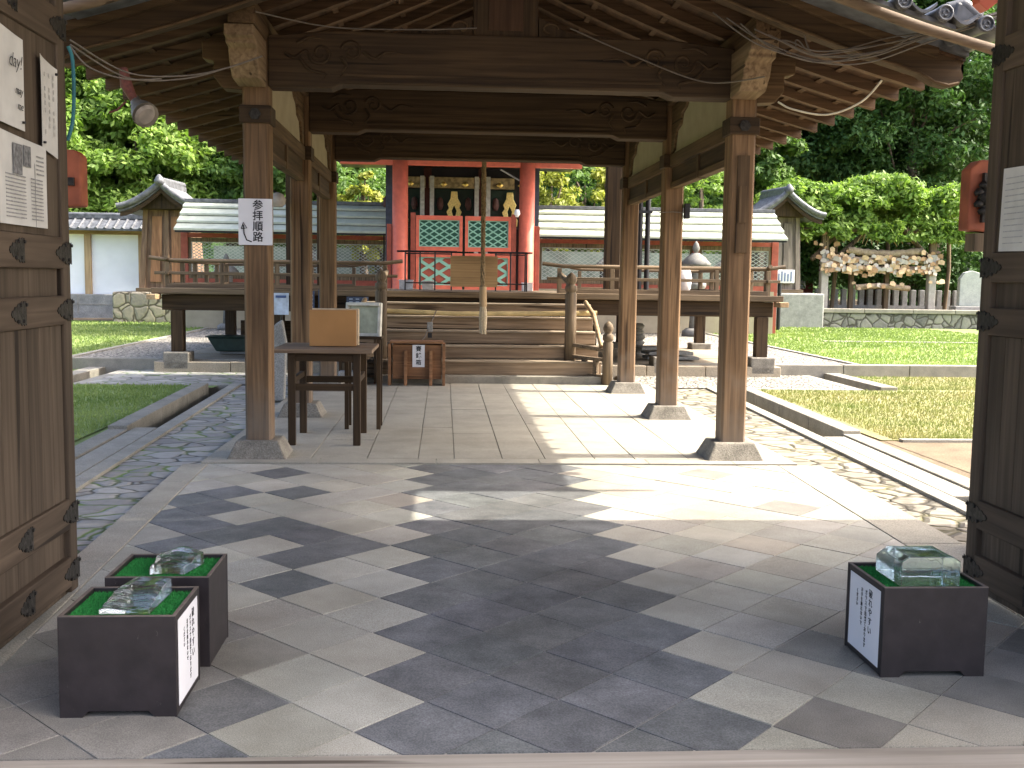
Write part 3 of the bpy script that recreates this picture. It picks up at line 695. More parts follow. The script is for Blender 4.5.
# roof
def zb(s): s = abs(s); return 3.09 + .27 * (3.13 - s) + .035 * max(0, 3.13 - s) ** 2
SS = [3.45, 3.1, 2.7, 2.3, 1.9, 1.5, 1.1, .7, .35, 0]
def prof(off, s_max=3.45): return [(C0 - s, zb(s) + off) for s in SS if s <= s_max + 1e-6] + [(C0 + s, zb(s) + off) for s in SS[::-1][1:] if s <= s_max + 1e-6]
def half(off, sg, a=0, bnd=3.45): return [(C0 + sg * s, zb(s) + off) for s in SS if a - 1e-6 <= s <= bnd]
RW = wood((.135, .084, .048), (.06, .036, .02), 'x', 30, name='rafter_wood')
raf = {}
k = 0; y = 8.72
while y < 16.0:
    for sg in (-1, 1):
        if k == 0:
            b = MB(); b.strip(half(.19, sg), half(.10, sg), y - .04, y + .04); raf[sg] = b.build('rafter', RW, cor)
        else: shift_copy(raf[sg], (0, k * .505, 0), cor)
    y += .505; k += 1
b = MB(); b.strip(prof(.215), prof(.192), 8.0, 16.3); b.build('sheathing', wood((.085, .048, .026), (.045, .025, .014), 'y', 22, name='sheathing_wood'), cor)
for s in (2.9, 3.25, .9, 1.45, 2.45):
    for sg in (-1, 1):
        x = C0 + sg * s; b = MB(); b.box((x, 12.15, zb(s) + .182), (.05, 8.2, .02), rot=(0, sg * .3, 0)); b.build('batten', RW, cor)
b = MB(); b.bb(C0 - .1, C0 + .1, 7.9, 16.2, zb(0) - .05, zb(0) + .1); b.build('ridge_beam', DY, cor)
# bargeboards with a rounded tip
for sg in (-1, 1):
    up_, lo_ = [], []
    for s in [0, .4, .8, 1.2, 1.6, 2, 2.4, 2.8, 3.1]:
        up_.append((C0 + sg * s, zb(s) + .22)); lo_.append((C0 + sg * s, zb(s)))
    for s, a, c in ((3.22, .22, -.035), (3.33, .22, -.03), (3.41, .215, .01), (3.45, .19, .07), (3.42, .17, .12)):
        up_.append((C0 + sg * s, zb(min(s, 3.45)) + a)); lo_.append((C0 + sg * s, zb(s) + c))
    b = MB(); b.strip(up_, lo_, 8.02, 8.13); bg_ = b.build('bargeboard', DX, cor, bevel=.008)
    b = MB(); b.strip([(p[0], p[1] + .0) for p in up_[:-4]], [(p[0], p[1] - .07) for p in up_[:-4]], 7.96, 8.018); b.build('trim', WX, bg_)
    b = MB(); b.tube([(p[0], 8.012, p[1] + .012) for p in lo_[:-2]], .012, 6); b.build('edge_bead', WX, bg_)
# tile covering
b = MB(); b.strip(prof(.34, 3.45), prof(.218, 3.45), 7.95, 16.4); b.strip(prof(.23, 3.3), prof(.2, 3.3), 7.46, 7.95)
body = b.build('tile_roof', ROOFT, cor)
# long bamboo gutter pole below the front tiles
for sg in (-1, 1):
    pts = [(C0 + sg * s, 7.40, zb(s) + .115 + (.0 if s < 2.8 else (s - 2.8) * .02)) for s in (.3, .8, 1.3, 1.8, 2.3, 2.8, 3.2, 3.45, 3.85)]
    b = MB(); b.tube(pts, [.036 + (.003 if i % 2 else 0) for i in range(len(pts))], 10); b.build('bamboo_pole', wood((.2, .15, .1), (.12, .085, .055), 'x', 30, name='old_bamboo'), cor)
# verge tiles: round caps and sagging pans in the front row, facing the viewer
b = MB(); z0 = 0
b.tube([(0, 7.44, .0), (0, 8.3, .02)], .055, 14); b.tube([(0, 7.42, 0), (0, 7.45, 0)], .06, 16)
b.tube([(.05 * math.cos(a * .524), 7.414, .05 * math.sin(a * .524)) for a in range(13)], .009, 6, caps=False)
for a in range(3): b.tube([(.02 * math.cos(a * 2.09 + q * .6), 7.415, .02 * math.sin(a * 2.09 + q * .6)) for q in range(3)], .007, 5)
n = 10; top = []; bt = []
for i in range(n + 1):
    a = i / n; x = .06 + a * .18; sag = -.055 * math.sin(math.pi * a); top.append((x, .0 + sag)); bt.append((x, -.022 + sag))
b.strip(top, bt, 7.42, 8.3)
proto = None; cnt = 0
for sg in (-1, 1):
    s = .3
    while s < 3.4:
        z = zb(min(s, 3.6)) + .255 + (.05 * max(0, s - 2.6))
        if proto is None:
            bb_ = MB(); bb_.v = [(C0 + sg * s + q[0], q[1], q[2] + z) for q in b.v]; bb_.f = b.f; bb_.m = b.m; bb_.smooth = b.smooth
            proto = bb_.build('verge_tile', ROOFT, cor); base = Vector((C0 + sg * s, 0, z))
        else:
            c = shift_copy(proto, Vector((C0 + sg * s, 0, z)) - base, cor)
            if sg < 0:      # mirror so the pan runs downhill
                c.location.x -= .3
        s += .30
# end ridge tile on the right corner
b = MB(); b.box((3.72, 7.7, 3.42), (.22, .3, .16), rot=(0, .2, 0)); b.tube([(3.6, 7.62, 3.47), (3.7, 7.6, 3.5), (3.8, 7.6, 3.42)], .06, 8); b.build('corner_ridge_tile', ROOFT, cor, bevel=.03)
# eave tiles along the long sides
for sg in (-1, 1):
    b = MB(); x = C0 + sg * 3.5
    for k in range(28): b.tube([(x, 8.3 + k * .28, zb(3.45) + .3), (x - sg * .4, 8.3 + k * .28, zb(3.1) + .36)], .06, 8)
    b.build('eave_tiles', ROOFT, cor)

# ================================================================== CABLES, LAMPS
def cable(pts, r, mat, label, cat='cable', name='cable', seg=14, grp=None):
    P_ = [Vector(p) for p in pts]; out = []
    m = len(P_)
    for i in range(m - 1):
        p0, p1, p2, p3 = P_[max(i - 1, 0)], P_[i], P_[i + 1], P_[min(i + 2, m - 1)]
        for k in range(seg):
            t = k / seg
            out.append(.5 * ((2 * p1) + (-p0 + p2) * t + (2 * p0 - 5 * p1 + 4 * p2 - p3) * t * t + (-p0 + 3 * p1 - 3 * p2 + p3) * t ** 3))
    out.append(P_[-1])
    o = MB().tube(out, r, 6).build(name, mat, loc=tuple(P_[0])); return tag(o, label, cat, grp)
gr = 'grey cables looped along the right eave'
for i in range(8):
    e = i * .018; j_ = lambda: random.uniform(-.03, .03)
    cable([(1.98 + .1 * i, 8.0 - .02 * i, 3.50 - .06 * i + e), (2.3 + .05 * i, 7.9, 3.24 + .012 * i + j_()), (2.75, 7.86 + j_(), 3.12 + .012 * i + j_()), (3.1 + .02 * i, 7.8 + j_(), 3.14 + .022 * i + j_()), (3.45 + j_(), 7.6, 3.26 + .012 * i + j_()), (3.95, 7.4 + j_(), 3.40 + .006 * i)], .0055, CABLE,
          'one of the grey cables sagging in a bundle under the right eave', grp=gr)
cable([(3.25, 7.9, 3.02), (3.1, 7.9, 2.86), (2.85, 7.9, 2.76), (2.6, 7.95, 2.80), (2.5, 8.0, 2.86)], .008, plain('pale_cable', (.55, .5, .35), .6), 'pale loose cable hanging in an arc below the right eave against the trees')
cable([(1.0, 8.72, 3.52), (1.5, 8.7, 3.32), (2.1, 8.68, 3.12), (2.45, 8.2, 3.08)], .006, CABLE, 'thin cable drooping across the right half of the front carved beam')
cable([(-1.4, 8.15, 3.44), (-.9, 8.7, 3.47), (-.2, 8.72, 3.475), (.25, 8.72, 3.5)], .006, CABLE, 'thin cable running along the top left of the front carved beam')
for i, lb in enumerate(('upper thin cable strung from the left door to the left bracket', 'lower thin cable strung from the left door to the left bracket', 'slack grey cable drooping beside the left door edge')):
    cable([(-2.42, 7.2, 3.0 - .03 * i), (-2.15, 7.5, 2.86 - .035 * i), (-1.85, 7.8, 2.90 - .02 * i), (-1.6, 8.1, 3.02), (-1.35, 8.14, 3.12)] if i < 2 else [(-2.42, 7.2, 2.96), (-2.3, 7.2, 2.83), (-2.1, 7.3, 2.78), (-1.95, 7.6, 2.84)], .006, CABLE, lb)
cable([(-1.70, 5.03, 2.52), (-1.685, 5.04, 2.46), (-1.68, 5.03, 2.3), (-1.69, 5.03, 2.18), (-1.71, 5.02, 2.1)], .009, plain('teal_cord', (.03, .16, .18), .6), 'teal cord hanging on the far edge of the left gate door', 'cord', 'cord')
t = thing('spotlight', (-2.22, 8.0, 2.75), 'weathered spotlight on a rusty red bracket hanging under the left eave', 'spotlight')
RUST = plain('rusty_red', (.13, .04, .03), .7, 0, .4, 30, .3)
MB().tube([(-2.32, 8.0, 2.98), (-2.30, 8.0, 2.86), (-2.27, 8.0, 2.80), (-2.22, 8.0, 2.70)], [.03, .045, .035, .02], 8).build('bracket', RUST, t)
MB().tube([(-2.26, 8.05, 2.78), (-2.22, 7.98, 2.72), (-2.16, 7.9, 2.66), (-2.13, 7.86, 2.63)], [.03, .045, .085, .095], 14).build('housing', plain('dull_aluminium', (.16, .14, .11), .6, .3), t)
MB().tube([(-2.13, 7.858, 2.629), (-2.12, 7.85, 2.62)], [.085, .06], 14).build('lens', plain('dusty_lens', (.26, .23, .2), .25), t)
MB().tube([(-2.3, 7.98, 2.74), (-2.36, 7.98, 2.68), (-2.42, 7.98, 2.66)], .008, 6).build('prong', RUST, t)
def small_lamp(c, label):
    t = thing('round_lamp', c, label, 'lamp', 'round lamps clipped to the corridor columns')
    MB().lathe((c[0], c[1], c[2] - .08), [(.02, .15), (.06, .13), (.085, .08), (.08, .03), (.05, 0)], 14).build('globe', plain('milky_glass', (.5, .47, .45), .25), t)
    MB().tube([(c[0], c[1], c[2] + .06), (c[0] - .08, c[1], c[2] + .1), (c[0] - .22, c[1], c[2] + .05)], .012, 6).build('arm', IRON2, t)
small_lamp((2.82, 11.25, 2.86), 'milky round lamp on the middle right column of the corridor')
small_lamp((-1.73, 11.3, 2.30), 'milky round lamp on the middle left column, right of the white sign')
t = thing('junction_box', (2.6, 11.3, 2.28), 'small black junction box with wires on the middle right column', 'electrical box')
MB().bb(2.575, 2.63, 11.34, 11.42, 2.18, 2.34).build('case', IRON2, t, bevel=.004)
MB().tube([(2.3, 11.37, 2.24), (2.45, 11.37, 2.25), (2.6, 11.37, 2.24)], .005, 6).build('wire', CABLE, t)

# paper sign on the left front column
t = thing('paper_sign', (-1.51, 8.77, 1.93), 'white hand-lettered direction sign tied to the left front column', 'sign')
MB().bb(-1.655, -1.385, 8.757, 8.765, 1.75, 2.12).build('sheet', PAPER, t)
for kx, ch in enumerate('参拝順路'): text(ch, .085, INK, t, (-1.50, 8.755, 2.065 - kx * .085), (1, 0, 0), (0, 0, 1), bold=.0012)
b = MB(); b.tube([(-1.615, 8.754, 1.91), (-1.61, 8.754, 1.84), (-1.59, 8.754, 1.79), (-1.55, 8.754, 1.775)], .005, 6); b.tube([(-1.632, 8.754, 1.88), (-1.615, 8.754, 1.93), (-1.588, 8.754, 1.885), (-1.632, 8.754, 1.88)], .004, 6); b.build('arrow', INK, t)

# ================================================================== BOXES WITH TURF AND GLASS
def turf_box(x0, x1, y0, y1, label, paper=None):
    t = thing('display_box', ((x0 + x1) / 2, (y0 + y1) / 2, 0), label, 'display box', 'dark boxes topped with artificial turf')
    h = .352; w = .014
    def side(nm, *a): return MB().bb(*a).build(nm, BOXM, t, bevel=.002)
    # front and back panels have an arched cut between two feet
    for ya, yb in ((y0, y0 + w), (y1 - w, y1)):
        MB().prism([(x0, 0), (x0 + .075, 0), (x0 + .095, .022), (x1 - .095, .022), (x1 - .075, 0), (x1, 0), (x1, h), (x0, h)], 'y', ya, yb).build('panel', BOXM, t, bevel=.002)
    for xa, xb in ((x0 + .001, x0 + w), (x1 - w, x1 - .001)):
        MB().bb(xa, xb, y0 + w + .001, y1 - w - .001, .004, h - .001).build('panel', BOXM, t, bevel=.002)
    b = MB(); g = .003
    for xa, xb, ya, yb in ((x0, x1, y0, y0 + w), (x0, x1, y1 - w, y1), (x0, x0 + w, y0 + w, y1 - w), (x1 - w, x1, y0 + w, y1 - w)):
        b.bb(xa + .0005, xb - .0005, ya + .0005, yb - .0005, h, h + .002)
    b.build('edge_band', BOXE, t)
    b = MB(); zz = h - .018
    b.add([(x0 + w, y0 + w, zz), (x1 - w, y0 + w, zz), (x1 - w, y1 - w, zz), (x0 + w, y1 - w, zz)], [(0, 1, 2, 3)])
    for i in range(9000):
        px, py = random.uniform(x0 + w + .004, x1 - w - .004), random.uniform(y0 + w + .004, y1 - w - .004); a = random.uniform(0, 6.28); q = .0016
        o = len(b.v); b.v += [(px - q * math.cos(a), py - q * math.sin(a), zz), (px + q * math.cos(a), py + q * math.sin(a), zz), (px + random.uniform(-.004, .004), py + random.uniform(-.004, .004), zz + random.uniform(.008, .013))]
        b.f.append((o, o + 1, o + 2)); b.m.append(0); b.smooth.append(False)
    b.build('turf', TURF, t)
    if paper:
        s, px = paper; pf = px + s * .0015
        pp = MB(); pp.bb(px + s * .0002, pf, y0 + .03, y1 - .04, .028, h - .022).build('label_sheet', PAPER, t)
        ux = (0, -s * -1, 0) if s > 0 else (0, -1, 0)
        ux = (0, 1, 0) if s > 0 else (0, -1, 0)
        yc = (y0 + y1) / 2; d = 1 if s > 0 else -1
        def colm(strn, off, size, ztop):
            for k_, ch in enumerate(strn): text(ch, size, INK, t, (pf + s * .0006, yc + d * off, ztop - k_ * size * 1.02), ux, (0, 0, 1), bold=.0004)
        colm('破れやすい', .065, .036, .29); colm('ガラスで出来ております', .022, .021, .285); colm('お手を触れないで', -.02, .019, .285); colm('ください', -.065, .018, .27)
    return t
turf_box(-1.285, -.895, 3.55, 3.90, 'front dark box with turf top and white lettered sheet, left of the walkway', (1, -.895))
turf_box(-1.275, -.885, 4.02, 4.37, 'rear dark box with turf top standing behind another at left, no sheet visible')
turf_box(1.685, 2.095, 3.84, 4.21, 'dark turf-topped box alone at right, carrying a square glass block', (-1, 1.685))
def glass_from(fn, nx, ny, base, name, mat, label, cat='glass piece'):
    """solid on a grid: fn(u,v)->(x,y,ztop)"""
    V = []; 
    for lay in (0, 1):
        for j in range(ny + 1):
            for i in range(nx + 1):
                x, y, z, zb_ = fn(i / nx, j / ny); V.append((base[0] + x, base[1] + y, base[2] + (z if lay else zb_)))
    m = (nx + 1) * (ny + 1); Fs = []
    for j in range(ny):
        for i in range(nx):
            a = j * (nx + 1) + i; Fs += [(a, a + nx + 1, a + nx + 2, a + 1), (m + a, m + a + 1, m + a + nx + 2, m + a + nx + 1)]
    for i in range(nx):
        Fs += [(i, i + 1, m + i + 1, m + i), (ny * (nx + 1) + i + 1, ny * (nx + 1) + i, m + ny * (nx + 1) + i, m + ny * (nx + 1) + i + 1)]
    for j in range(ny):
        a, c = j * (nx + 1), (j + 1) * (nx + 1); Fs += [(c, a, m + a, m + c), (a + nx, c + nx, m + c + nx, m + a + nx)]
    b = MB(); b.add(V, Fs, 0, False); o = b.build(name, mat, loc=base, bevel=.003); return tag(o, label, cat)
def stepped(u, v):
    x = (u - .5) * (.17 - .03 * v) + .028 * v - .01; y = v * .25
    arch = math.sqrt(max(0, 1 - (2 * u - 1) ** 2 * .55))
    st = .022 + .012 * min(3, int(v * 7)) if v < .55 else .062
    return x, y, st * (.55 + .45 * arch) + .004 * math.sin(u * 9), .001
glass_from(stepped, 16, 28, (-1.07, 3.60, .343), 'glass_relief', GLASS, 'clear glass slab with ridged steps lying on the front left turf box')
def wedge(u, v):
    x = (u - .5) * (.13 + .04 * v) + .02 * v; y = v * .17 + .02 * math.sin(u * 3)
    return x, y, .028 + .035 * v * (1 - .3 * math.cos(u * 6)) + .006 * math.sin(v * 12), .001
glass_from(wedge, 14, 14, (-1.06, 4.08, .343), 'glass_relief', GLASS, 'irregular clear glass wedge lying on the rear left turf box')
def block(u, v):
    x = (u - .5) * .235; y = v * .24
    e = min(u, 1 - u) * .235; f = (1 - v) * .24
    return x, y, .118 - .02 * max(0, 1 - e / .03) - .03 * max(0, 1 - f / .05) - .006 * math.sin(u * 3.1) * math.sin(v * 3.1), .001
glass_from(block, 16, 16, (1.885, 3.885, .343), 'glass_block', GLASS2, 'thick square aqua glass block with chamfered top on the right turf box')

# ================================================================== TABLE AND WHAT STANDS ABOUT
t = thing('wooden_table', (-1.04, 9.8, 0), 'narrow dark wooden table standing between the left corridor columns', 'table')
MB().bb(-1.50, -.62, 9.33, 10.28, .835, .87).build('tabletop', wood((.27, .2, .14), (.13, .09, .06), 'x', 30, name='table_wood'), t, bevel=.005)
for x in (-1.33, -.76):
    for y in (9.42, 10.18): MB().bb(x - .032, x + .032, y - .032, y + .032, .012, .834).build('leg', DZ, t, bevel=.004)
for y in (9.42, 10.18):
    MB().bb(-1.297, -.793, y - .02, y + .02, .76, .83).build('apron', DX, t); MB().bb(-1.297, -.793, y - .018, y + .018, .50, .56).build('stretcher', DX, t)
for x in (-1.33, -.76): MB().bb(x - .018, x + .018, 9.453, 10.147, .56, .61).build('stretcher', DY, t)
t = thing('board_box', (-.98, 9.75, .87), 'shallow kraft-brown board box standing upright on the dark table', 'box')
MB().box((-1.0, 9.72, 1.04), (.42, .03, .33), rot=(-.06, 0, .05)).build('front_board', KRAFT, t, bevel=.004)
MB().box((-.985, 9.84, 1.045), (.42, .2, .335), rot=(-.06, 0, .05)).build('body', plain('pale_board_edge', (.5, .4, .27), .8), t, bevel=.006)
t = thing('framed_board', (-.80, 10.55, .95), 'white framed pale green panel standing behind the brown board box', 'framed panel')
MB().box((-.78, 10.5, 1.09), (.30, .03, .29), rot=(-.1, 0, -.25)).build('panel', plain('pale_green_panel', (.36, .38, .28), .6), t, bevel=.004)
b = MB()
for a in ((0, .15, .34, .035), (0, -.15, .34, .035)): b.box((-.78 + a[0], 10.49, 1.09 + a[1]), (a[2], .05, a[3]), rot=(-.1, 0, -.25))
for a in (-.165, .165): b.box((-.78 + a * .97, 10.49 - a * .25, 1.09), (.035, .05, .335), rot=(-.1, 0, -.25))
b.build('frame', plain('off_white_frame', (.6, .58, .5), .6), t, bevel=.008)
MB().bb(-.97, -.60, 10.4, 10.75, .90, .93).build('stand_top', DX, t, bevel=.004)
for x in (-.94, -.63):
    for y in (10.43, 10.72): MB().bb(x - .02, x + .02, y - .02, y + .02, .012, .899).build('stand_leg', DZ, t)
# offering box
t = thing('offering_box', (-.33, 14.9, 0), 'brown wooden offering box with upright ribs and white sheet before the stairs', 'offering box')
OB = wood((.32, .17, .085), (.18, .09, .045), 'x', 20, name='box_wood')
MB().bb(-.70, -.02, 14.80, 15.06, .10, .58).build('body', OB, t, bevel=.006)
for x in (-.745, .01): MB().bb(x - .02, x + .02, 14.76, 15.08, .012, .60).build('end_board', OB, t, bevel=.005)
for x in (-.52, -.17): MB().bb(x - .022, x + .022, 14.74, 14.795, .012, .50).build('rib', OB, t, bevel=.006)
MB().bb(-.74, .0, 14.74, 15.1, .60, .63).build('lid', OB, t, bevel=.005)
MB().bb(-.425, -.255, 14.785, 14.792, .27, .58).build('sheet', PAPER, t)
for k_, ch in enumerate('賽銭箱'): text(ch, .08, INK, t, (-.34, 14.783, .52 - k_ * .095), (1, 0, 0), (0, 0, 1), bold=.0012)
cable([(-.1, 15.35, 1.05), (-.14, 15.3, .95), (-.2, 15.2, .82), (-.26, 15.1, .68), (-.30, 15.05, .63)], .008, CABLE, 'grey cord from the stair pole down to the offering box')
t = thing('power_socket', (-.2, 15.2, .80), 'small grey socket hanging on the cord above the offering box', 'socket'); MB().bb(-.23, -.15, 15.17, 15.21, .74, .88).build('case', GREYST, t, bevel=.006); MB().bb(-.22, -.16, 15.15, 15.168, .66, .73).build('plug', BLACK, t)
# pale paper on a stand and grey slab by the left columns
t = thing('info_stand', (-2.03, 13.5, 0), 'pale blue printed sheet on a thin stand between the left columns', 'stand')
MB().box((-2.02, 13.4, 1.16), (.19, .012, .27), rot=(-.1, 0, 0)).build('sheet', plain('pale_blue_paper', (.55, .65, .78), .8), t); MB().tube([(-2.02, 13.45, -.02), (-2.02, 13.43, 1.1)], .015, 8).build('pole', IRON2, t)
MB().box((-2.02, 13.392, 1.25), (.13, .004, .03), rot=(-.1, 0, 0)).build('print', INKB, t)
o = MB().prism([(-2.22, -.02), (-1.93, -.02), (-1.90, .7), (-1.95, .98), (-2.04, .92), (-2.18, .62)], 'y', 13.0, 13.12).build('stone_slab', GREYST, loc=(-2.05, 13.06, 0), bevel=.02)
tag(o, 'tall grey slab leaning to a point behind the left front column', 'slab')
o = MB().bb(-1.45, -1.12, 14.75, 15.0, .012, .2).build('foot_block', GREYST, loc=(-1.28, 14.87, 0), bevel=.02); tag(o, 'small grey stone block on the paving left of the offering box', 'stone block')
t = thing('shoe_shelf', (-1.15, 15.15, 0), 'low dark slatted shelf beside the stairs behind the table', 'shelf')
for z in (.1, .3, .5, .68): MB().bb(-1.42, -.98, 15.02, 15.34, z, z + .03).build('shelf_board', DX, t, bevel=.004)
for x in (-1.45, -.96): MB().bb(x - .015, x + .015, 15.02, 15.36, .012, .75).build('side_board', DZ, t, bevel=.003)

# ================================================================== STAGE, STAIRS
stage = thing('wooden_stage', (C0, 19.2, .15), 'raised weathered timber stage with railings and a wide stair in the middle', 'stage')
XL, XR, Y0s, Y1s = C0 - 4.95, C0 + 4.93, 16.95, 21.9
MB().bb(XL, XR, Y0s, Y1s, 1.20, 1.285).build('deck', GX, stage, bevel=.01)
MB().bb(XL - .08, XR + .08, Y0s - .06, Y0s - .003, 1.205, 1.30).build('deck_edge', GX, stage, bevel=.01)
MB().bb(XL + .05, XR - .05, Y0s + .06, Y0s + .2, .95, 1.195).build('edge_beam', DX, stage, bevel=.01)
for x in (XL + .12, XR - .12): MB().bb(x - .07, x + .07, Y0s + .21, Y1s, .97, 1.19).build('edge_beam', DY, stage, bevel=.01)
for x in (XL - .02, XR + .02): MB().bb(x - .07, x + .07, Y0s - .3, Y0s + .05, 1.12, 1.2).build('beam_end', PALEY, stage, bevel=.008)
b = MB()
for y in (17.6, 18.6, 19.6, 20.6): b.bb(XL + .2, XR - .2, y, y + .1, 1.0, 1.198)
b.build('joists', DX, stage)
px_list = [C0 - 4.66, C0 - 3.1, C0 - 1.75, C0 + 1.75, C0 + 3.1, C0 + 4.7]
for y in (17.05, 21.2):
    for x in px_list:
        if y < 18 and abs(x - C0) < 2: continue
        lg = MB().bb(x - .095, x + .095, y - .095, y + .095, .30 if y < 18 else .28, .95 if y < 18 else 1.0).build('post', DZ, stage, bevel=.008)
        MB().bb(x - .2, x + .2, y - .2, y + .2, .14 if y > 18 else .02, .299 if y < 18 else .279).build('footing', PED, lg, bevel=.02)
def rail_run(x0, x1, y0, y1, over=.25, zt=1.73):
    d = Vector((x1 - x0, y1 - y0, 0)); L = d.length; d.normalize(); p0, p1 = Vector((x0, y0, 0)), Vector((x1, y1, 0))
    along_x = abs(d.x) > .5; m = GX if along_x else GY
    a, c = p0 - d * over, p1 + d * over
    MB().tube([a + Vector((0, 0, zt + .04)), a + d * over * 1.2 + Vector((0, 0, zt)), c - d * over * 1.2 + Vector((0, 0, zt)), c + Vector((0, 0, zt + .04))], .032, 10).build('top_rail', m, stage)
    for z, h, ov in ((1.53, .05, .2), (1.33, .08, .0)):
        a, c = p0 - d * ov, p1 + d * ov
        b = MB()
        if along_x: b.bb(min(a.x, c.x), max(a.x, c.x), a.y - .035, a.y + .035, z - h / 2, z + h / 2)
        else: b.bb(a.x - .035, a.x + .035, min(a.y, c.y), max(a.y, c.y), z - h / 2, z + h / 2)
        b.build('lower_rail', m, stage, bevel=.006)
    n = max(1, round(L / .95))
    for i in range(n + 1):
        q = p0 + d * (L * i / n); MB().bb(q.x - .035, q.x + .035, q.y - .034, q.y + .034, 1.286, zt - .03).build('baluster', GZ, stage, bevel=.005)
SL, SR = C0 - 1.42, C0 + 1.38
rail_run(XL + .12, SL, 17.12, 17.12, .28); rail_run(SR, XR - .12, 17.12, 17.12, .28)
rail_run(XL + .12, XL + .12, 17.2, 21.7, .2); rail_run(XR - .12, XR - .12, 17.2, 21.7, .2)
rail_run(XL + .12, C0 - 2.3, 21.75, 21.75, .2); rail_run(C0 + 2.3, XR - .12, 21.75, 21.75, .2)
# stairs
ST = wood((.30, .225, .15), (.16, .115, .075), 'x', 26, name='stair_wood')
TREAD = wood((.36, .30, .22), (.2, .16, .11), 'x', 34, name='tread_wood')
tr = [(15.30, .12, .325), (15.62, .34, .525), (15.93, .54, .73), (16.25, .745, .93), (16.6, .945, 1.13)]
sx0, sx1 = C0 - 1.75, C0 + 1.82
for y, z0, z1 in tr:
    st = MB().bb(sx0, sx1, y + .03, 16.99 if z0 > 1 else y + .40, z0, z1 - .028).build('riser', ST, stage, bevel=.004)
    MB().bb(sx0 - .01, sx1 + .01, y, y + .42, z1 - .027, z1).build('tread', TREAD, st, bevel=.006)
MB().bb(sx0 - .1, sx1 + .15, 15.14, 15.8, 0, .118).build('base_stone', KERB, stage, bevel=.01)
def newel(x, y, z0, z1, r=.075):
    h = z1 - z0
    return MB().lathe((x, y, z0), [(r, 0), (r, h - .32), (r * .82, h - .30), (r * .82, h - .285), (r * 1.05, h - .27), (r * 1.05, h - .2), (r * .7, h - .185), (r * .7, h - .165), (r * .95, h - .13), (r, h - .09), (r * .75, h - .045), (r * .2, h - .005), (.004, h)], 18).build('newel_post', GZ, stage)
for s in (-1, 1):
    xn = C0 + s * 1.395; xf = C0 + s * 1.88
    newel(xn, 15.62, 0.1 if s > 0 else .1, 1.62, .085); newel(xf, 15.1, .012, .93, .075)
    pf = lambda t, z: (xn + (xf - xn) * t, 15.62 - .52 * t, z)
    b = MB()
    def bar(t0, z0, t1, z1, hh, w=.035):
        a, c = Vector(pf(t0, z0)), Vector(pf(t1, z1)); dn = Vector((.52, abs(xf - xn) * s, 0)).normalized() * w
        vs = [a - dn, a + dn, c + dn, c - dn]; up_ = Vector((0, 0, hh)); b.add([*(q for q in vs), *(q + up_ for q in vs)], [(0, 3, 2, 1), (4, 5, 6, 7), (0, 1, 5, 4), (1, 2, 6, 5), (2, 3, 7, 6), (3, 0, 4, 7)])
    bar(.1, .02, .95, .02, .13); bar(.1, .36, .95, .34, .05); bar(.1, .53, .95, .48, .05)
    bar(.35, .15, .45, .15, .2); bar(.65, .15, .75, .15, .2)
    b.build('flare_rail', GX, stage, bevel=.006)
    b = MB(); a, c = Vector((xn + s * .30, 15.75, 1.22)), Vector((xf - s * .10, 15.2, .50)); 
    b.tube([(xn + s * .25, 15.9, 1.18), (xn + s * .34, 15.6, 1.0), (xf - s * .08, 15.2, .55)], .035, 8); b.build('slanting_rail', PALEZ, stage)
    MB().tube([(xn, 15.65, 1.38), (xn, 16.2, 1.5), (xn, 17.1, 1.60)], .04, 8).build('hand_rail', GY, stage)
    MB().prism([(15.6, .12), (15.72, .12), (17.0, 1.1), (17.0, 1.3), (16.85, 1.3), (15.6, .42)], 'x', xn - .04 + s * .0, xn + .04).build('string_board', GY, stage, bevel=.006) if 0 else None
o = MB().tube([(-1.0, 15.83, 1.02), (.2, 15.83, .985), (1.2, 15.83, 1.0), (2.3, 15.83, 1.02)], .036, 12).build('bamboo_pole', BAMBOO, loc=(.6, 15.83, 1.0))
tag(o, 'long yellow bamboo pole laid level across the stair', 'bamboo pole')
# bell rope
t = thing('bell_rope', (.545, 14.5, .78), 'twisted bell rope with wooden grip and pale tassel hanging before the stair', 'rope')
b = MB()
for ph in (0, 2.09, 4.19):
    b.tube([(.53 + .018 * math.cos(ph + k * .55), 14.5 + .018 * math.sin(ph + k * .55), 3.3 - k * .035) for k in range(56)], .017, 6)
b.build('strands', STRAW, t); MB().tube([(.535, 14.5, 1.4), (.54, 14.5, 1.13)], .052, 12).build('grip', PALEZ, t)
b = MB()
for k in range(14):
    a = k * .45; b.tube([(.54 + .03 * math.cos(a), 14.5 + .03 * math.sin(a), 1.13), (.54 + .045 * math.cos(a), 14.5 + .045 * math.sin(a), 1.0), (.54 + .035 * math.cos(a + .4), 14.5 + .035 * math.sin(a), .78 + .03 * math.sin(k * 2))], .013, 5)
b.build('tassel', COTTON, t)
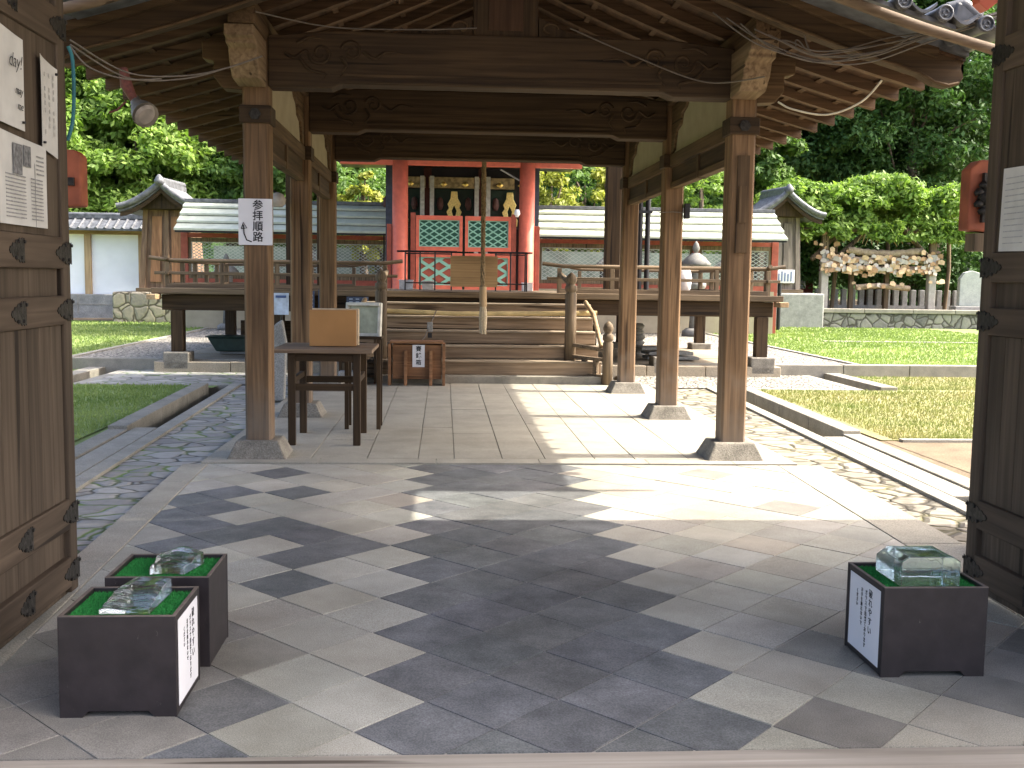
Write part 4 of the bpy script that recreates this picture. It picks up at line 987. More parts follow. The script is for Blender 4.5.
# things on the stage
t = thing('blind_rack', (.6, 19.5, 1.285), 'black metal racks with a brown reed blind hung in the middle of the stage', 'rack')
for x0, x1 in ((-.70, .14), (.95, 1.52)):
    b = MB()
    for x in (x0, x0 + .27, x0 + .54, x1): b.tube([(x, 19.5, 1.286), (x, 19.5, 1.98)], .014, 6)
    b.tube([(x0 - .15, 19.5, 1.99), (x1 + .1, 19.5, 1.99)], .018, 6); b.tube([(x0, 19.5, 1.42), (x1, 19.5, 1.42)], .012, 6); b.tube([(x0, 19.9, 1.96), (x1, 19.9, 1.96)], .012, 6)
    b.build('frame', IRON2, t)
MB().bb(.12, .98, 19.40, 19.43, 1.36, 1.92).build('reed_blind', BLIND, t)
t = thing('stage_notices', (-1.9, 17.5, 1.285), 'dark blue printed notice boards leaning on the stage left of the stair', 'notice board')
for k, (x, w, h) in enumerate(((-2.12, .2, .3), (-1.86, .2, .32), (-1.35, .34, .22))):
    p_ = MB().box((x, 16.85, .98 + h / 2), (w, .02, h)).build('board', plain('navy_board', (.05, .07, .12), .6), t)
    b = MB()
    for q in range(3):
        for j in range(4): b.box((x - w * .3 + q * w * .3, 16.838, 1.03 + j * h * .2), (w * .16, .004, h * .08))
    b.build('print', plain('pale_print_blue', (.3, .36, .45), .8), p_)
for i, (x, y, w, d, h, c, lb) in enumerate(((-.72, 20.6, .26, .2, .16, (.6, .6, .58), 'small pale box on the stage behind the left rack'), (.2 - .5, 20.6, .22, .2, .15, (.62, .58, .5), 'cream box on the stage left of the reed blind'), (1.62, 20.6, .2, .2, .14, (.7, .7, .7), 'small white box on the stage right of the reed blind'))):
    t = thing('small_box', (x, y, 1.285), lb, 'box'); m_ = plain('box_card', c, .7)
    MB().bb(x - w / 2, x + w / 2, y - d / 2, y + d / 2, 1.286, 1.286 + h).build('body', m_, t, bevel=.005); MB().bb(x - w / 2 - .01, x + w / 2 + .01, y - d / 2 - .01, y + d / 2 + .01, 1.287 + h, 1.31 + h).build('lid', m_, t, bevel=.004)
t = thing('cloth_bundle', (4.25, 19.5, 1.285), 'white rounded cloth bundle behind the right stage railing', 'bundle')
MB().lathe((4.45, 19.6, 1.29), [(.1, 0), (.15, .1), (.17, .28), (.14, .42), (.07, .48), (.01, .5)], 14).build('bundle', plain('white_cloth', (.5, .48, .46), .9), t)
t = thing('bronze_tub', (-3.6, 18.7, .16), 'dark green low rectangular tub on the terrace under the stage at left', 'tub')
MB().prism([(-3.9, .20), (-3.3, .20), (-3.2, .44), (-4.05, .44)], 'y', 18.5, 19.0).build('basin', plain('dark_green_plastic', (.02, .045, .035), .4), t, bevel=.02)
MB().bb(-4.08, -3.17, 18.47, 19.03, .442, .46).build('rim', plain('dark_green_rim', (.03, .06, .05), .4), t, bevel=.006)
MB().bb(-3.85, -3.35, 18.55, 18.95, .158, .2).build('foot', GREYST, t)
# tie rods and stacked slabs under the stage at right
for k, (x, y, z, w, lb) in enumerate(((3.95, 18.2, .16, .9, 'lowest flat grey board stacked under the stage at right'), (3.9, 18.25, .24, .8, 'middle flat grey board stacked under the stage at right'), (3.6, 18.3, .32, .5, 'topmost short grey board stacked under the stage at right'))):
    o = MB().box((x, y, z + .035), (w, .5, .05), rot=(0, 0, .1 * k)).build('flat_stone', GREYST, loc=(x, y, z), bevel=.01); tag(o, lb, 'board')
t = thing('stone_stack', (3.45, 18.9, .16), 'small stack of round grey stones under the stage by the right columns', 'stone stack')
for k in range(6): MB().lathe((3.45 + .02 * (k % 2), 18.9, .16 + k * .10), [(.16 - .008 * k, 0), (.2 - .01 * k, .045), (.15 - .008 * k, .095)], 12).build('stone', GREYST, t)
# cream wall panels beneath stage back
t = thing('cream_screen', (2.3, 21.95, .15), 'cream panel wall with dark rail closing the space under the stage', 'screen wall')
MB().bb(C0 - 1.7, C0 + 2.6, 21.92, 21.97, .62, 1.18).build('panel', CREAM, t); MB().bb(C0 - 4.6, C0 + 2.7, 21.9, 22.0, .16, .6).build('base_board', DX, t)

# stage-back pavilion columns and black drainpipes
hallcols = thing('rear_pavilion', (C0, 19.5, .15), 'rear bay of dark timber columns standing on the stage behind the corridor', 'pavilion')
for x in (C0 - 2.42, C0 + 2.3, C0 - 3.15, C0 + 2.83):
    yy = 17.6 if abs(x - C0) < 2.6 else 19.2
    b = MB(); b.bb(x - .12, x + .12, yy - .12, yy + .12, 1.286, 4.3); b.build('column', DZ, hallcols, bevel=.01)
MB().bb(C0 - 2.42 + .13, C0 + 2.3 - .13, 17.5, 17.7, 3.75, 4.1).build('cross_beam', DX, hallcols, bevel=.01)
b = MB(); b.strip([(C0 - 3.6, 4.0), (C0, 5.6), (C0 + 3.6, 4.0)], [(C0 - 3.6, 3.88), (C0, 5.45), (C0 + 3.6, 3.88)], 16.8, 22.0); b.build('roof', ROOFT, hallcols)
t = thing('drainpipe', (3.65, 19.4, 1.285), 'pair of black drainpipes beside the right rear column', 'drainpipe')
for x in (3.60, 3.74): MB().tube([(x, 19.5, 1.286), (x, 19.5, 3.9)], .05, 10).build('pipe', IRON2, t)
MB().bb(3.53, 3.81, 19.43, 19.57, 2.75, 2.8).build('clamp', IRON2, t)

# ================================================================== RED HALL AND SHRINES
hall = thing('red_hall', (C0, 26, .14), 'vermilion hall front with round columns and green lattice gates behind the stage', 'hall')
for x in (-1.02, 1.93): MB().lathe((x, 25, .14), [(.2, 0), (.185, .3), (.18, 4.2)], 20).build('column', RED, hall)
MB().bb(-2.4, 3.2, 24.93, 25.07, 4.10, 4.33).build('head_beam', RED, hall, bevel=.01)
for x in (-1.32, 2.22): MB().bb(x - .1, x + .1, 26.2, 26.4, .14, 4.4).build('rear_post', plain('blue_black_post', (.04, .05, .075), .5), hall)
for x in (-1.27, -.72, 1.63, 2.18): MB().bb(x - .055, x + .055, 24.95, 25.05, .14, 3.02 if abs(x - C0) < 1.3 else 2.75).build('jamb', REDD, hall, bevel=.006)
MB().bb(-2.7, 3.4, 24.2, 28.9, 4.42, 4.6).build('eave_ceiling', BLACK, hall)
b = MB(); b.prism([(23.6, 4.65), (26.5, 6.6), (29.4, 4.65), (29.4, 4.8), (26.5, 6.8), (23.6, 4.8)], 'x', -3.8, 4.6); b.build('roof', COPPER, hall)
def lattice_panel(x0, x1, z0, z1, y, parent, strips, mat_s, mat_b, frame, sw=.02):
    fr = MB()
    fr.bb(x0 - .07, x1 + .07, y - .05, y + .03, z1, z1 + .1); fr.bb(x0 - .07, x1 + .07, y - .05, y + .03, z0 - .1, z0)
    fr.bb(x0 - .07, x0, y - .05, y + .03, z0 + .001, z1 - .001); fr.bb(x1, x1 + .07, y - .05, y + .03, z0 + .001, z1 - .001)
    fo = fr.build('gate_frame', frame, parent, bevel=.004)
    if mat_b: MB().bb(x0, x1, y, y + .02, z0, z1).build('back_board', mat_b, fo)
    b = MB(); H = z1 - z0; Wd = x1 - x0; st = Wd / strips; sl = st * .62      # diamonds wider than tall
    n = int(H / sl) + strips + 2
    for sgn in (-1, 1):
        for k in range(-n, strips + n):
            xa = x0 + k * st; pts = []
            # line x = xa + sgn*st/sl*(z-z0)
            t0, t1 = 0.0, H
            g = sgn * st / sl
            if g > 0: lo, hi = (x0 - xa) / g, (x1 - xa) / g
            else: lo, hi = (x1 - xa) / g, (x0 - xa) / g
            t0, t1 = max(t0, lo), min(t1, hi)
            if t1 - t0 < .01: continue
            a = Vector((xa + g * t0, y - .012 - (.006 if sgn > 0 else 0), z0 + t0)); c = Vector((xa + g * t1, a.y, z0 + t1))
            d = (c - a).normalized(); pn_ = Vector((-d.z, 0, d.x)) * sw / 2; dy = Vector((0, .004, 0))
            b.add([a - pn_, a + pn_, c + pn_, c - pn_, a - pn_ + dy, a + pn_ + dy, c + pn_ + dy, c - pn_ + dy], [(0, 1, 2, 3), (7, 6, 5, 4), (0, 4, 5, 1), (1, 5, 6, 2), (2, 6, 7, 3), (3, 7, 4, 0)])
    b.bb(x0, x0 + .02, y - .03, y - .02, z0, z1); b.bb(x1 - .02, x1, y - .03, y - .02, z0, z1); b.bb(x0, x1, y - .031, y - .021, z0, z0 + .02); b.bb(x0, x1, y - .031, y - .021, z1 - .02, z1)
    b.build('lattice', mat_s, fo)
    return fo
for x0, x1 in ((-.58, .36), (.56, 1.50)):
    lattice_panel(x0, x1, 2.24, 2.86, 25.0, hall, 4, GREEN, GREEND, RED, .03)
    lattice_panel(x0, x1, 1.35, 2.0, 25.0, hall, 2, GREEN, REDD, RED, .07)
# shrines inside the hall
def shrine(cx, label, posts=(-.58, .58)):
    t = thing('inner_shrine', (cx, 28, 1.2), label, 'shrine', 'gilded shrines inside the red hall')
    for x in [cx + q for q in posts]: MB().bb(x - .055, x + .055, 27.9, 28.1, 1.2, 4.15).build('post', plain('grey_white_paint', (.42, .42, .40), .7), t, bevel=.01)
    MB().bb(cx - (.66 if -.58 in posts else .1), cx + (.66 if .58 in posts else .1), 27.92, 28.08, 3.85, 4.12).build('lintel', plain('painted_lintel', (.28, .22, .12), .6, 0, .6, 9), t)
    MB().bb(cx - (.5 if -.58 in posts else .15), cx + (.5 if .58 in posts else .15), 28.3, 28.4, 1.2, 3.84).build('dark_door', plain('green_black', (.01, .03, .02), .5), t)
    b = MB(); b.lathe((cx - .28, 27.87, 3.93), [(.02, -.06), (.1, 0), (.02, .07)], 8); b.lathe((cx + .28, 27.87, 3.93), [(.02, -.06), (.1, 0), (.02, .07)], 8); b.build('gold_ornament', GOLD, t)
    pl = [(-.1, 3.78), (.1, 3.78), (.12, 3.6), (.22, 3.45), (.17, 3.35), (.25, 3.25), (.2, 3.15), (.27, 3.05), (.25, 2.9), (.06, 2.9), (.03, 3.1), (.08, 3.28), (0, 3.42), (-.08, 3.28), (-.03, 3.1), (-.06, 2.9), (-.25, 2.9), (-.27, 3.05), (-.2, 3.15), (-.25, 3.25), (-.17, 3.35), (-.22, 3.45), (-.12, 3.6)]
    MB().prism([(cx + a * .8, z) for a, z in pl], 'y', 28.15, 28.2).build('gilded_hanging', plain('gold_brocade', (.85, .68, .25), .4, .35, .2, 25), t, bevel=.01)
    for s in (-1, 1): MB().lathe((cx + s * .37, 28.2, 3.3), [(.05, 0), (.09, .12), (.07, .28), (.02, .33)], 10).build('tassel_lamp', plain('dark_cloth', (.09, .04, .035), .7), t)
    b = MB(); b.bb(cx - .5, cx + .5, 27.8, 27.9, 2.82, 2.87); b.bb(cx - .42, cx - .38, 27.8, 27.9, 1.2, 2.82); b.bb(cx + .38, cx + .42, 27.8, 27.9, 1.2, 2.82); b.build('altar_stand', BLACK, t)
shrine(.26, 'middle shrine of the three with gold hanging between white posts'); shrine(1.72, 'right shrine of the three, half hidden by the right red column', (-.58,)); shrine(-1.15, 'left shrine of the three, half hidden by the left red column', (.58,))
o = MB().bb(-1.35, 2.25, 28.6, 28.7, .14, 4.5).build('back_wall', BLACK, hall)
for x in (-.52 + .08, 1.0): MB().bb(x - .1, x + .1, 28.3, 28.45, .14, 4.4).build('inner_post', plain('dark_lacquer_red', (.07, .015, .012), .5), hall)
b = MB(); b.lathe((1.68, 24.7, 3.02), [(.03, -.08), (.07, 0), (.05, .09), (.01, .1)], 10); o = b.build('small_speaker', WHITE, loc=(1.68, 24.7, 3.02)); tag(o, 'small white speaker clipped to the right red column', 'speaker')
cable([(1.85, 25.0, 3.75), (1.3, 25.0, 4.05)], .02, GREYST, 'thin grey brace across the upper right corner of the red hall', 'brace', 'brace_rod')

# side fences with ribbed sheet roof
def fence(x0, x1, y, label, flip):
    t = thing('lattice_fence', ((x0 + x1) / 2, y, .14), label, 'fence')
    # stepped sheet roof
    n = 3; zt, ze = 3.32, 2.66
    for i in range(n + 1):
        ya = y - .95 + i * .32; za = ze + i * .205
        b = MB(); b.add([(x0, ya, za), (x1, ya, za), (x1, ya + .34, za + .14), (x0, ya + .34, za + .14), (x0, ya, za - .05), (x1, ya, za - .05), (x1, ya + .34, za + .1), (x0, ya + .34, za + .1)],
              [(0, 1, 2, 3), (7, 6, 5, 4), (0, 4, 5, 1), (1, 5, 6, 2), (2, 6, 7, 3), (3, 7, 4, 0)]); b.build('roof_sheet', COPPER, t); MB().bb(x0 + .01, x1 - .01, ya + .06, ya + .10, za - .10, za - .052).build('groove_strip', IRON2, t)  # black strip under each sheet step draws a dark groove line
    MB().bb(x0, x1, y + .22, y + .42, 3.38, 3.47).build('ridge', ROOFL, t, bevel=.01)
    b = MB(); b.prism([(y + .45, 3.4), (y + 1.4, 2.7), (y + 1.4, 2.65), (y + .45, 3.35)], 'x', x0, x1); b.build('rear_roof', COPPER, t)
    xe = x1 if flip < 0 else x0
    f_ = 1 if flip < 0 else -1
    b = MB(); q = [(xe + f_ * .02, 3.42), (xe + f_ * .16, 2.58), (xe + f_ * .03, 2.56), (xe - f_ * .12, 3.40)]
    b.add([(q[0][0], y + .2, q[0][1]), (q[1][0], y - .99, q[1][1]), (q[2][0], y - .99, q[2][1]), (q[3][0], y + .2, q[3][1])] + [(q[0][0], y + .28, q[0][1]), (q[1][0], y - .91, q[1][1]), (q[2][0], y - .91, q[2][1]), (q[3][0], y + .28, q[3][1])],
          [(0, 1, 2, 3), (7, 6, 5, 4), (0, 4, 5, 1), (1, 5, 6, 2), (2, 6, 7, 3), (3, 7, 4, 0)]); b.build('verge_board', COPPER, t)
    FRED = REDD; MB().bb(x0 + .05, x1 - .05, y - .07, y + .07, 2.47, 2.58).build('head_rail', FRED, t)
    MB().bb(x0 + .05, x1 - .05, y - .07, y + .07, 1.28, 1.42).build('sill_rail', REDD, t)
    MB().bb(x0 + .05, x1 - .05, y - .1, y + .1, .14, 1.279).build('base_wall', CREAM, t)
    n = 3; w = (x1 - x0 - .1) / n
    for i in range(n + 1): x = x0 + .05 + i * w; MB().bb(x - .09, x + .09, y - .09, y + .09, .14, 2.59).build('post', REDD, t, bevel=.006)
    for i in range(n):
        lattice_panel(x0 + .05 + i * w + .16, x0 + .05 + (i + 1) * w - .16, 1.52, 2.36, y, t, 11, WIRE, None, REDD if i == 99 else GZ, .014)
    return t
fence(-6.7, -1.3, 28, 'left lattice fence with pale ribbed roof beside the red hall', -1)
fence(2.36, 8.85, 28, 'right lattice fence with pale ribbed roof beside the red hall', 1)
# stone lanterns behind and before the fences
LANT = stone('lantern_stone', (.11, .11, .10), (.22, .215, .2), 5, 90)
def lantern(x, y, s, label):
    t = thing('stone_lantern', (x, y, .14), label, 'stone lantern', 'stone lanterns near the fences')
    z = .14
    for nm, pr in (('base', [(.34, 0), (.34, .1), (.22, .16)]), ('shaft', [(.14, .161), (.12, .5), (.14, .9)]), ('platform', [(.2, .901), (.32, 1.0), (.32, 1.08)]), ('fire_box', [(.2, 1.081), (.22, 1.25), (.2, 1.42)]), ('cap', [(.42, 1.421), (.44, 1.47), (.26, 1.6), (.1, 1.68)]), ('finial', [(.06, 1.681), (.11, 1.77), (.07, 1.86), (.01, 1.92)])):
        MB().lathe((x, y, z), [(r * s * .72, h * s) for r, h in pr], 6 if nm in ('cap', 'platform', 'fire_box') else 12)  .build(nm, LANT, t)
    return t
lantern(-5.45, 27.2, 1.0, 'grey stone lantern before the left lattice fence near the tower')
lantern(-3.6, 30.2, 1.25, 'grey stone lantern seen through the left lattice fence')
lantern(6.35, 26.6, 1.25, 'tall grey stone lantern before the right lattice fence, its cap above the railing')
lantern(4.6, 30, 1.2, 'grey stone lantern seen through the right lattice fence'); lantern(8.0, 30, 1.2, 'farther right stone lantern seen through the right lattice fence')
b = MB(); b.bb(-6.6, 9, 31.2, 31.4, .14, 2.35); o = b.build('inner_wall', plain('grey_green_wall', (.22, .27, .24), .9, 0, .4, 2), loc=(1, 31.3, 0)); tag(o, 'pale low wall seen through the lattice of both fences', 'wall')

# ================================================================== TOWERS, WALLS
def tiled_roof(t, cx, cy, w, d, ze, zr, mat=ROOFL):
    """small irimoya roof, gable to the viewer: ridge along Y"""
    n = 8; prof_ = []
    for i in range(n + 1):
        u = i / n; x = u * w / 2; z = zr - (zr - ze) * (1 - (1 - u) ** 1.6) ; prof_.append((x, z))
    for sg in (-1, 1):
        top = [(cx + sg * x, z) for x, z in prof_]; bot = [(cx + sg * x, z - .09) for x, z in prof_]
        MB().strip(top, bot, cy - d / 2, cy + d / 2).build('roof_slope', mat, t)
        b = MB(); k = 0; yy = cy - d / 2 + .05
        while yy < cy + d / 2:
            b.tube([(cx + sg * x, yy, z + .02) for x, z in prof_], .055, 7); yy += .24
        b.build('tile_ridges', mat, t)
        b = MB(); b.tube([(cx + sg * x * 1.03, cy - d / 2 - .04, z + .05) for x, z in prof_], .085, 8); b.build('verge', mat, t)
        b = MB(); b.strip([(cx + sg * x * .97, z - .10) for x, z in prof_], [(cx + sg * x * .97, z - .22) for x, z in prof_], cy - d / 2 + .05, cy - d / 2 + .12); b.build('gable_board', DX, t)
    b = MB(); b.bb(cx - .1, cx + .1, cy - d / 2 - .1, cy + d / 2, zr - .02, zr + .14); b.tube([(cx, cy - d / 2 - .12, zr + .12), (cx, cy + d / 2, zr + .2)], .09, 8); b.lathe((cx, cy - d / 2 - .1, zr), [(.12, 0), (.14, .1), (.09, .2), (.03, .27)], 8); b.build('ridge', mat, t)
    MB().prism([(cx - w * .36, ze + .02), (cx + w * .36, ze + .02), (cx, zr - .2)], 'y', cy - d / 2 + .3, cy - d / 2 + .36).build('gable_wall', DZ, t)
TW = wood((.25, .165, .105), (.10, .06, .04), 'z', 14, name='tower_boards'); TWR = wood((.36, .19, .1), (.2, .1, .055), 'z', 18, name='reddish_boards')
TWG = wood((.26, .22, .19), (.12, .1, .085), 'z', 14, name='grey_tower_boards')
def tower(cx, cy, label, zt, wb, wt, ztop, stonem, board, base, zbase):
    t = thing('corner_tower', (cx, cy, 0), label, 'tower')
    # battered body
    b = MB(); hb, ht = wb / 2, wt / 2; z0, z1 = zbase, zt
    b.add([(cx - hb, cy - hb, z0), (cx + hb, cy - hb, z0), (cx + hb, cy + hb, z0), (cx - hb, cy + hb, z0), (cx - ht, cy - ht, z1), (cx + ht, cy - ht, z1), (cx + ht, cy + ht, z1), (cx - ht, cy + ht, z1)],
          [(3, 2, 1, 0), (4, 5, 6, 7), (0, 1, 5, 4), (1, 2, 6, 5), (2, 3, 7, 6), (3, 0, 4, 7)]); b.build('body', board, t)
    def lat(u, v): w_ = hb + (ht - hb) * v; return Vector((cx + u * w_, cy - w_ - .02, z0 + (z1 - z0) * v))
    for u0, u1, m in ((-1.02, -.80, board), (-.10, .10, board), (.80, 1.02, board), (-.62, -.2, TWR if board is TW else board), (.2, .62, TWR if board is TW else board)):
        b = MB(); dy = Vector((0, -.05, 0)) if m is board else Vector((0, -.015, 0)); v0, v1 = (0, 1) if abs(u1 - u0) < .3 else (.08, .92)
        if abs(u1 - u0) > .3: b.add([lat(u0, v0), lat(u1, v0), lat(u1, v1), lat(u0, v1), lat(u0, v0) + dy, lat(u1, v0) + dy, lat(u1, v1) + dy, lat(u0, v1) + dy], [(0, 1, 2, 3), (7, 6, 5, 4), (0, 4, 5, 1), (1, 5, 6, 2), (2, 6, 7, 3), (3, 7, 4, 0)])
        else: b.add([lat(u0, v0), lat(u1, v0), lat(u1, v1), lat(u0, v1), lat(u0, v0) + dy, lat(u1, v0) + dy, lat(u1, v1) + dy, lat(u0, v1) + dy], [(0, 1, 2, 3), (7, 6, 5, 4), (0, 4, 5, 1), (1, 5, 6, 2), (2, 6, 7, 3), (3, 7, 4, 0)])
        b.build('batten_board' if abs(u1 - u0) < .3 else 'infill_board', m, t)
    MB().bb(cx - ht - .12, cx + ht + .12, cy - ht - .12, cy + ht + .12, zt, zt + .12).build('head_plate', DX, t, bevel=.01)
    MB().bb(cx - hb - .1, cx + hb + .1, cy - hb - .1, cy + hb + .1, zbase - .11, zbase - .001).build('sill_plate', GX, t, bevel=.01)
    MB().bb(base[0], base[1], cy - hb - .3, cy + hb + .6, -.05, zbase - .112).build('stone_base', stonem, t, bevel=.05)
    tiled_roof(t, cx, cy, 2.3, 2.6, zt + .0, ztop)
    return t
tower(-7.85, 31.6, 'left weathered timber corner tower with tiled gable on a pale rubble base', 3.32, 1.5, 1.26, 3.98, WALLSTL, TW, (-9.3, -5.4), 1.12)
tower(10.45, 33.4, 'right grey timber corner tower with tiled gable on a squared stone base', 3.55, 1.35, 1.2, 4.25, GREYST, TWG, (9.3, 11.85), 1.32)
# rubble wall base continuing under the left fence
t = thing('white_wall', (-13, 33.5, 0), 'white plastered boundary wall with tiled coping left of the tower', 'wall')
MB().bb(-22, -8.8, 33.5, 33.7, .88, 2.75).build('plaster', WHITE, t)
for k in range(8):
    x = -9.25 - k * 1.62; MB().bb(x - .1, x + .1, 33.4, 33.499, .86, 2.7).build('post', PALEZ, t, bevel=.01)
MB().bb(-22, -8.8, 33.38, 33.499, 2.701, 2.9).build('head_beam', PALE, t, bevel=.01)
MB().bb(-22, -8.9, 33.2, 33.8, .1, .875).build('stone_footing', GREYST, t, bevel=.02)
b = MB()
for k in range(12): b.bb(-21.5 + k * 1.15, -21.47 + k * 1.15, 33.185, 33.2, .3, .87)
b.bb(-22, -8.9, 33.185, 33.199, .56, .59); b.build('footing_joints', GROUT, t)
b = MB(); b.prism([(32.95, 2.80), (33.6, 3.14), (34.25, 2.80), (34.25, 2.86), (33.6, 3.2), (32.95, 2.86)], 'x', -22, -8.4); b.build('roof', ROOFT, t)
b = MB(); x = -21.9
while x < -8.4: b.tube([(x, 32.95, 2.86), (x, 33.55, 3.17)], .045, 7); x += .26
b.build('tile_ridges', ROOFL, t)
b = MB(); b.bb(-22, -8.4, 33.5, 33.7, 3.18, 3.28); b.tube([(-22, 33.6, 3.30), (-8.4, 33.6, 3.30)], .07, 8); b.build('ridge', ROOFT, t)
sheet('soil_strip', -22, -8.9, 31.5, 33.4, .15, SOIL)

# retaining wall and rack at the right
t = thing('retaining_wall', (15, 33.3, 0), 'low rubble retaining wall with stone coping under the plaque rack', 'wall')
MB().bb(11.9, 20, 32.9, 33.3, -.05, .60).build('rubble', WALLST, t, bevel=.03)
b = MB(); x = 11.88
while x < 20: e = x + random.uniform(1.2, 1.9); b.bb(x, e - .01, 32.84, 33.35, .605, .74); x = e
b.build('coping', KERB, t, bevel=.02)
sheet('upper_ground', 11.9, 40, 33.35, 60, .7, SOIL)
rack = thing('plaque_rack', (14.2, 34, .72), 'timber and stone frame hung with rows of straw rope and paper knots', 'rack')
RP = stone('rack_post_stone', (.28, .27, .24), (.42, .4, .36), 5, 90)
for x in (12.35, 15.95): MB().bb(x - .12, x + .12, 33.85, 34.1, .7, 2.5).build('post', RP, rack, bevel=.02)
for x in (13.5, 14.7): MB().bb(x - .07, x + .07, 34.5, 34.65, .7, 2.3).build('rear_post', GZ, rack)
for z in (1.95, 2.12, 2.28, 2.45): MB().bb(12.2, 16.15, 34.02, 34.08, z - .03, z + .03).build('cross_rail', DX, rack)
RT = stone('weathered_straw', (.22, .16, .10), (.42, .33, .23), 9, 60, b_=.9)
for z, x0, x1, r in ((2.62, 13.1, 15.6, .13), (2.30, 12.4, 15.9, .12), (2.03, 12.3, 16.0, .11)):
    n = 26; b = MB(); b.tube([(x0 + (x1 - x0) * i / n, 33.95, z - .10 * math.sin(math.pi * i / n) * (z > 2.5)) for i in range(n + 1)], [r * (.8 + .35 * ((i * 7) % 5) / 5) for i in range(n + 1)], 9); b.build('straw_roll', RT, rack)
b = MB(); 
for x in (12.35, 15.95): MB().bb(x - .1, x + .1, 33.9, 34.05, 2.5, 3.4).build('upper_post', GZ, rack)
for a, c in (((12.9, 2.45), (13.9, 3.3)), ((16.0, 2.35), (15.0, 3.4)), ((12.0, 2.3), (12.9, 3.2))): MB().tube([(a[0], 34.2, a[1]), (c[0], 34.3, c[1])], .08, 8).build('brace', GZ, rack)
for z in (1.42, 1.28): MB().tube([(13.4, 33.9, z), (14.2, 33.9, z + .06), (15.2, 33.9, z - .02)], .09, 8).build('drift_bundle', RT, rack) if z > 1.3 else None
# plaques, one prototype copied
PL = [plain('pale_plaque', (.55, .40, .25), .8, 0, .2), plain('white_slip', (.46, .42, .38), .9, 0, .1), plain('brown_plaque', (.36, .22, .12), .8, 0, .2)]
protos = []
for m_ in PL:
    b = MB(); b.prism([(-.10, -.075), (.10, -.075), (.10, .04), (0, .085), (-.10, .04)], 'y', -.008, .008); protos.append((b.v, b.f, b.m, b.smooth, m_))
first = {}
spots = []
for z, n, x0, x1, ym in ((2.2, 34, 12.2, 16.2, 33.75), (1.92, 26, 12.3, 16.1, 33.8), (2.06, 30, 12.3, 16.0, 33.7), (2.35, 24, 12.6, 15.9, 33.75), (2.03, 46, 12.2, 16.1, 33.8), (2.30, 30, 12.2, 16.2, 33.8), (2.5, 14, 12.1, 13.3, 33.85), (2.5, 6, 15.4, 16.3, 33.85), (2.75, 5, 12.0, 12.8, 33.9), (3.1, 2, 12.2, 12.6, 33.8), (1.5, 7, 13.2, 15.1, 33.82), (1.7, 3, 15.8, 16.4, 33.8)):
    for i in range(n): spots.append((x0 + (x1 - x0) * (i + random.random() * .6) / n, ym + random.uniform(-.04, .02), z + random.uniform(-.13, .09)))
lab = ['small pale wooden plaque tied among the rows on the rack', 'small white paper slip tied among the rows on the rack', 'small brown wooden plaque tied among the rows on the rack']
for i, (x, y, z) in enumerate(spots):
    ki = random.choice((0, 1, 0, 2, 1, 2, 0))
    if ki not in first:
        b = MB(); b.v, b.f, b.m, b.smooth = [(q[0] + x, q[1] + y, q[2] + z) for q in protos[ki][0]], protos[ki][1], protos[ki][2], protos[ki][3]
        o = b.build(('wooden_plaque', 'paper_slip', 'wooden_plaque')[ki], protos[ki][4], loc=(x, y, z)); first[ki] = o
    else:
        o = first[ki].copy(); scn.collection.objects.link(o); o.location = (x, y, z)
    o.rotation_euler = (random.uniform(-.2, .2), random.uniform(-.35, .35), random.uniform(-.5, .5)); o.scale = (random.uniform(.55, 1.05),) * 3
    tag(o, lab[ki], 'plaque' if ki != 1 else 'paper slip', ('pale plaques on the rack', 'paper slips on the rack', 'brown plaques on the rack')[ki])
# low stone fence posts behind the rack
fz = thing('stone_fence', (14.3, 35.2, .7), 'low fence of pale square stone pillars behind the plaque rack', 'fence')
pp = None
for k in range(18):
    if pp is None: pp = MB().bb(12.6 - .09, 12.6 + .09, 35.1, 35.25, .7, 1.35).build('pillar', GREYST, fz, bevel=.02)
    else: shift_copy(pp, (k * .30, 0, 0), fz)
MB().bb(12.4, 18, 35.08, 35.27, .705, .82).build('plinth', GREYST, fz)
t = thing('stone_monument', (17.3, 34.2, .7), 'grey round-topped stone monument right of the plaque rack', 'monument')
MB().prism([(16.95, .85), (17.75, .85), (17.75, 1.75), (17.6, 1.95), (17.35, 2.02), (17.1, 1.95), (16.95, 1.75)], 'y', 34.0, 34.2).build('slab', stone('pale_grey_stone', (.3, .33, .31), (.42, .45, .42), 4, 90), t, bevel=.02)
MB().bb(16.8, 17.9, 33.9, 34.4, .7, .845).build('plinth', GREYST, t, bevel=.02)
t = thing('small_red_shrine', (11.6, 36.5, .7), 'small dark red shrine with plank roof behind the right tower', 'shrine')
MB().bb(11.6, 12.9, 36.5, 37.3, .7, 2.5).build('body', plain('deep_red', (.17, .03, .025), .7), t)
MB().prism([(11.2, 2.4), (12.25, 3.15), (13.3, 2.4), (13.2, 2.35), (12.25, 3.0), (11.3, 2.35)], 'y', 36.1, 37.5).build('roof', GY, t)
MB().bb(11.9, 12.6, 36.4, 36.49, 1.35, 1.75).build('white_panel', WHITE, t)
t = thing('long_roofed_shed', (17.5, 37.5, .7), 'dark low shed roof at the right behind the monument', 'shed')
MB().bb(15.5, 21, 37, 39, 2.05, 2.15).build('roof', ROOFT, t); 
for x in (15.8, 17.8, 20.5): MB().bb(x - .06, x + .06, 37.1, 37.25, .7, 2.04).build('post', DZ, t)
MB().bb(15.6, 20.9, 38.8, 38.9, .7, 2.04).build('rear_wall', DX, t)
t = thing('sign_post', (9.75, 30.3, .14), 'small white signboard with blue writing on a thin dark post before the right tower', 'signboard')
MB().tube([(9.72, 30.3, .14), (9.72, 30.3, 1.9)], .06, 8).build('post', IRON2, t)
MB().bb(9.40, 10.12, 30.2, 30.235, 1.52, 1.9).build('board', PAPER, t, bevel=.01)
b = MB()
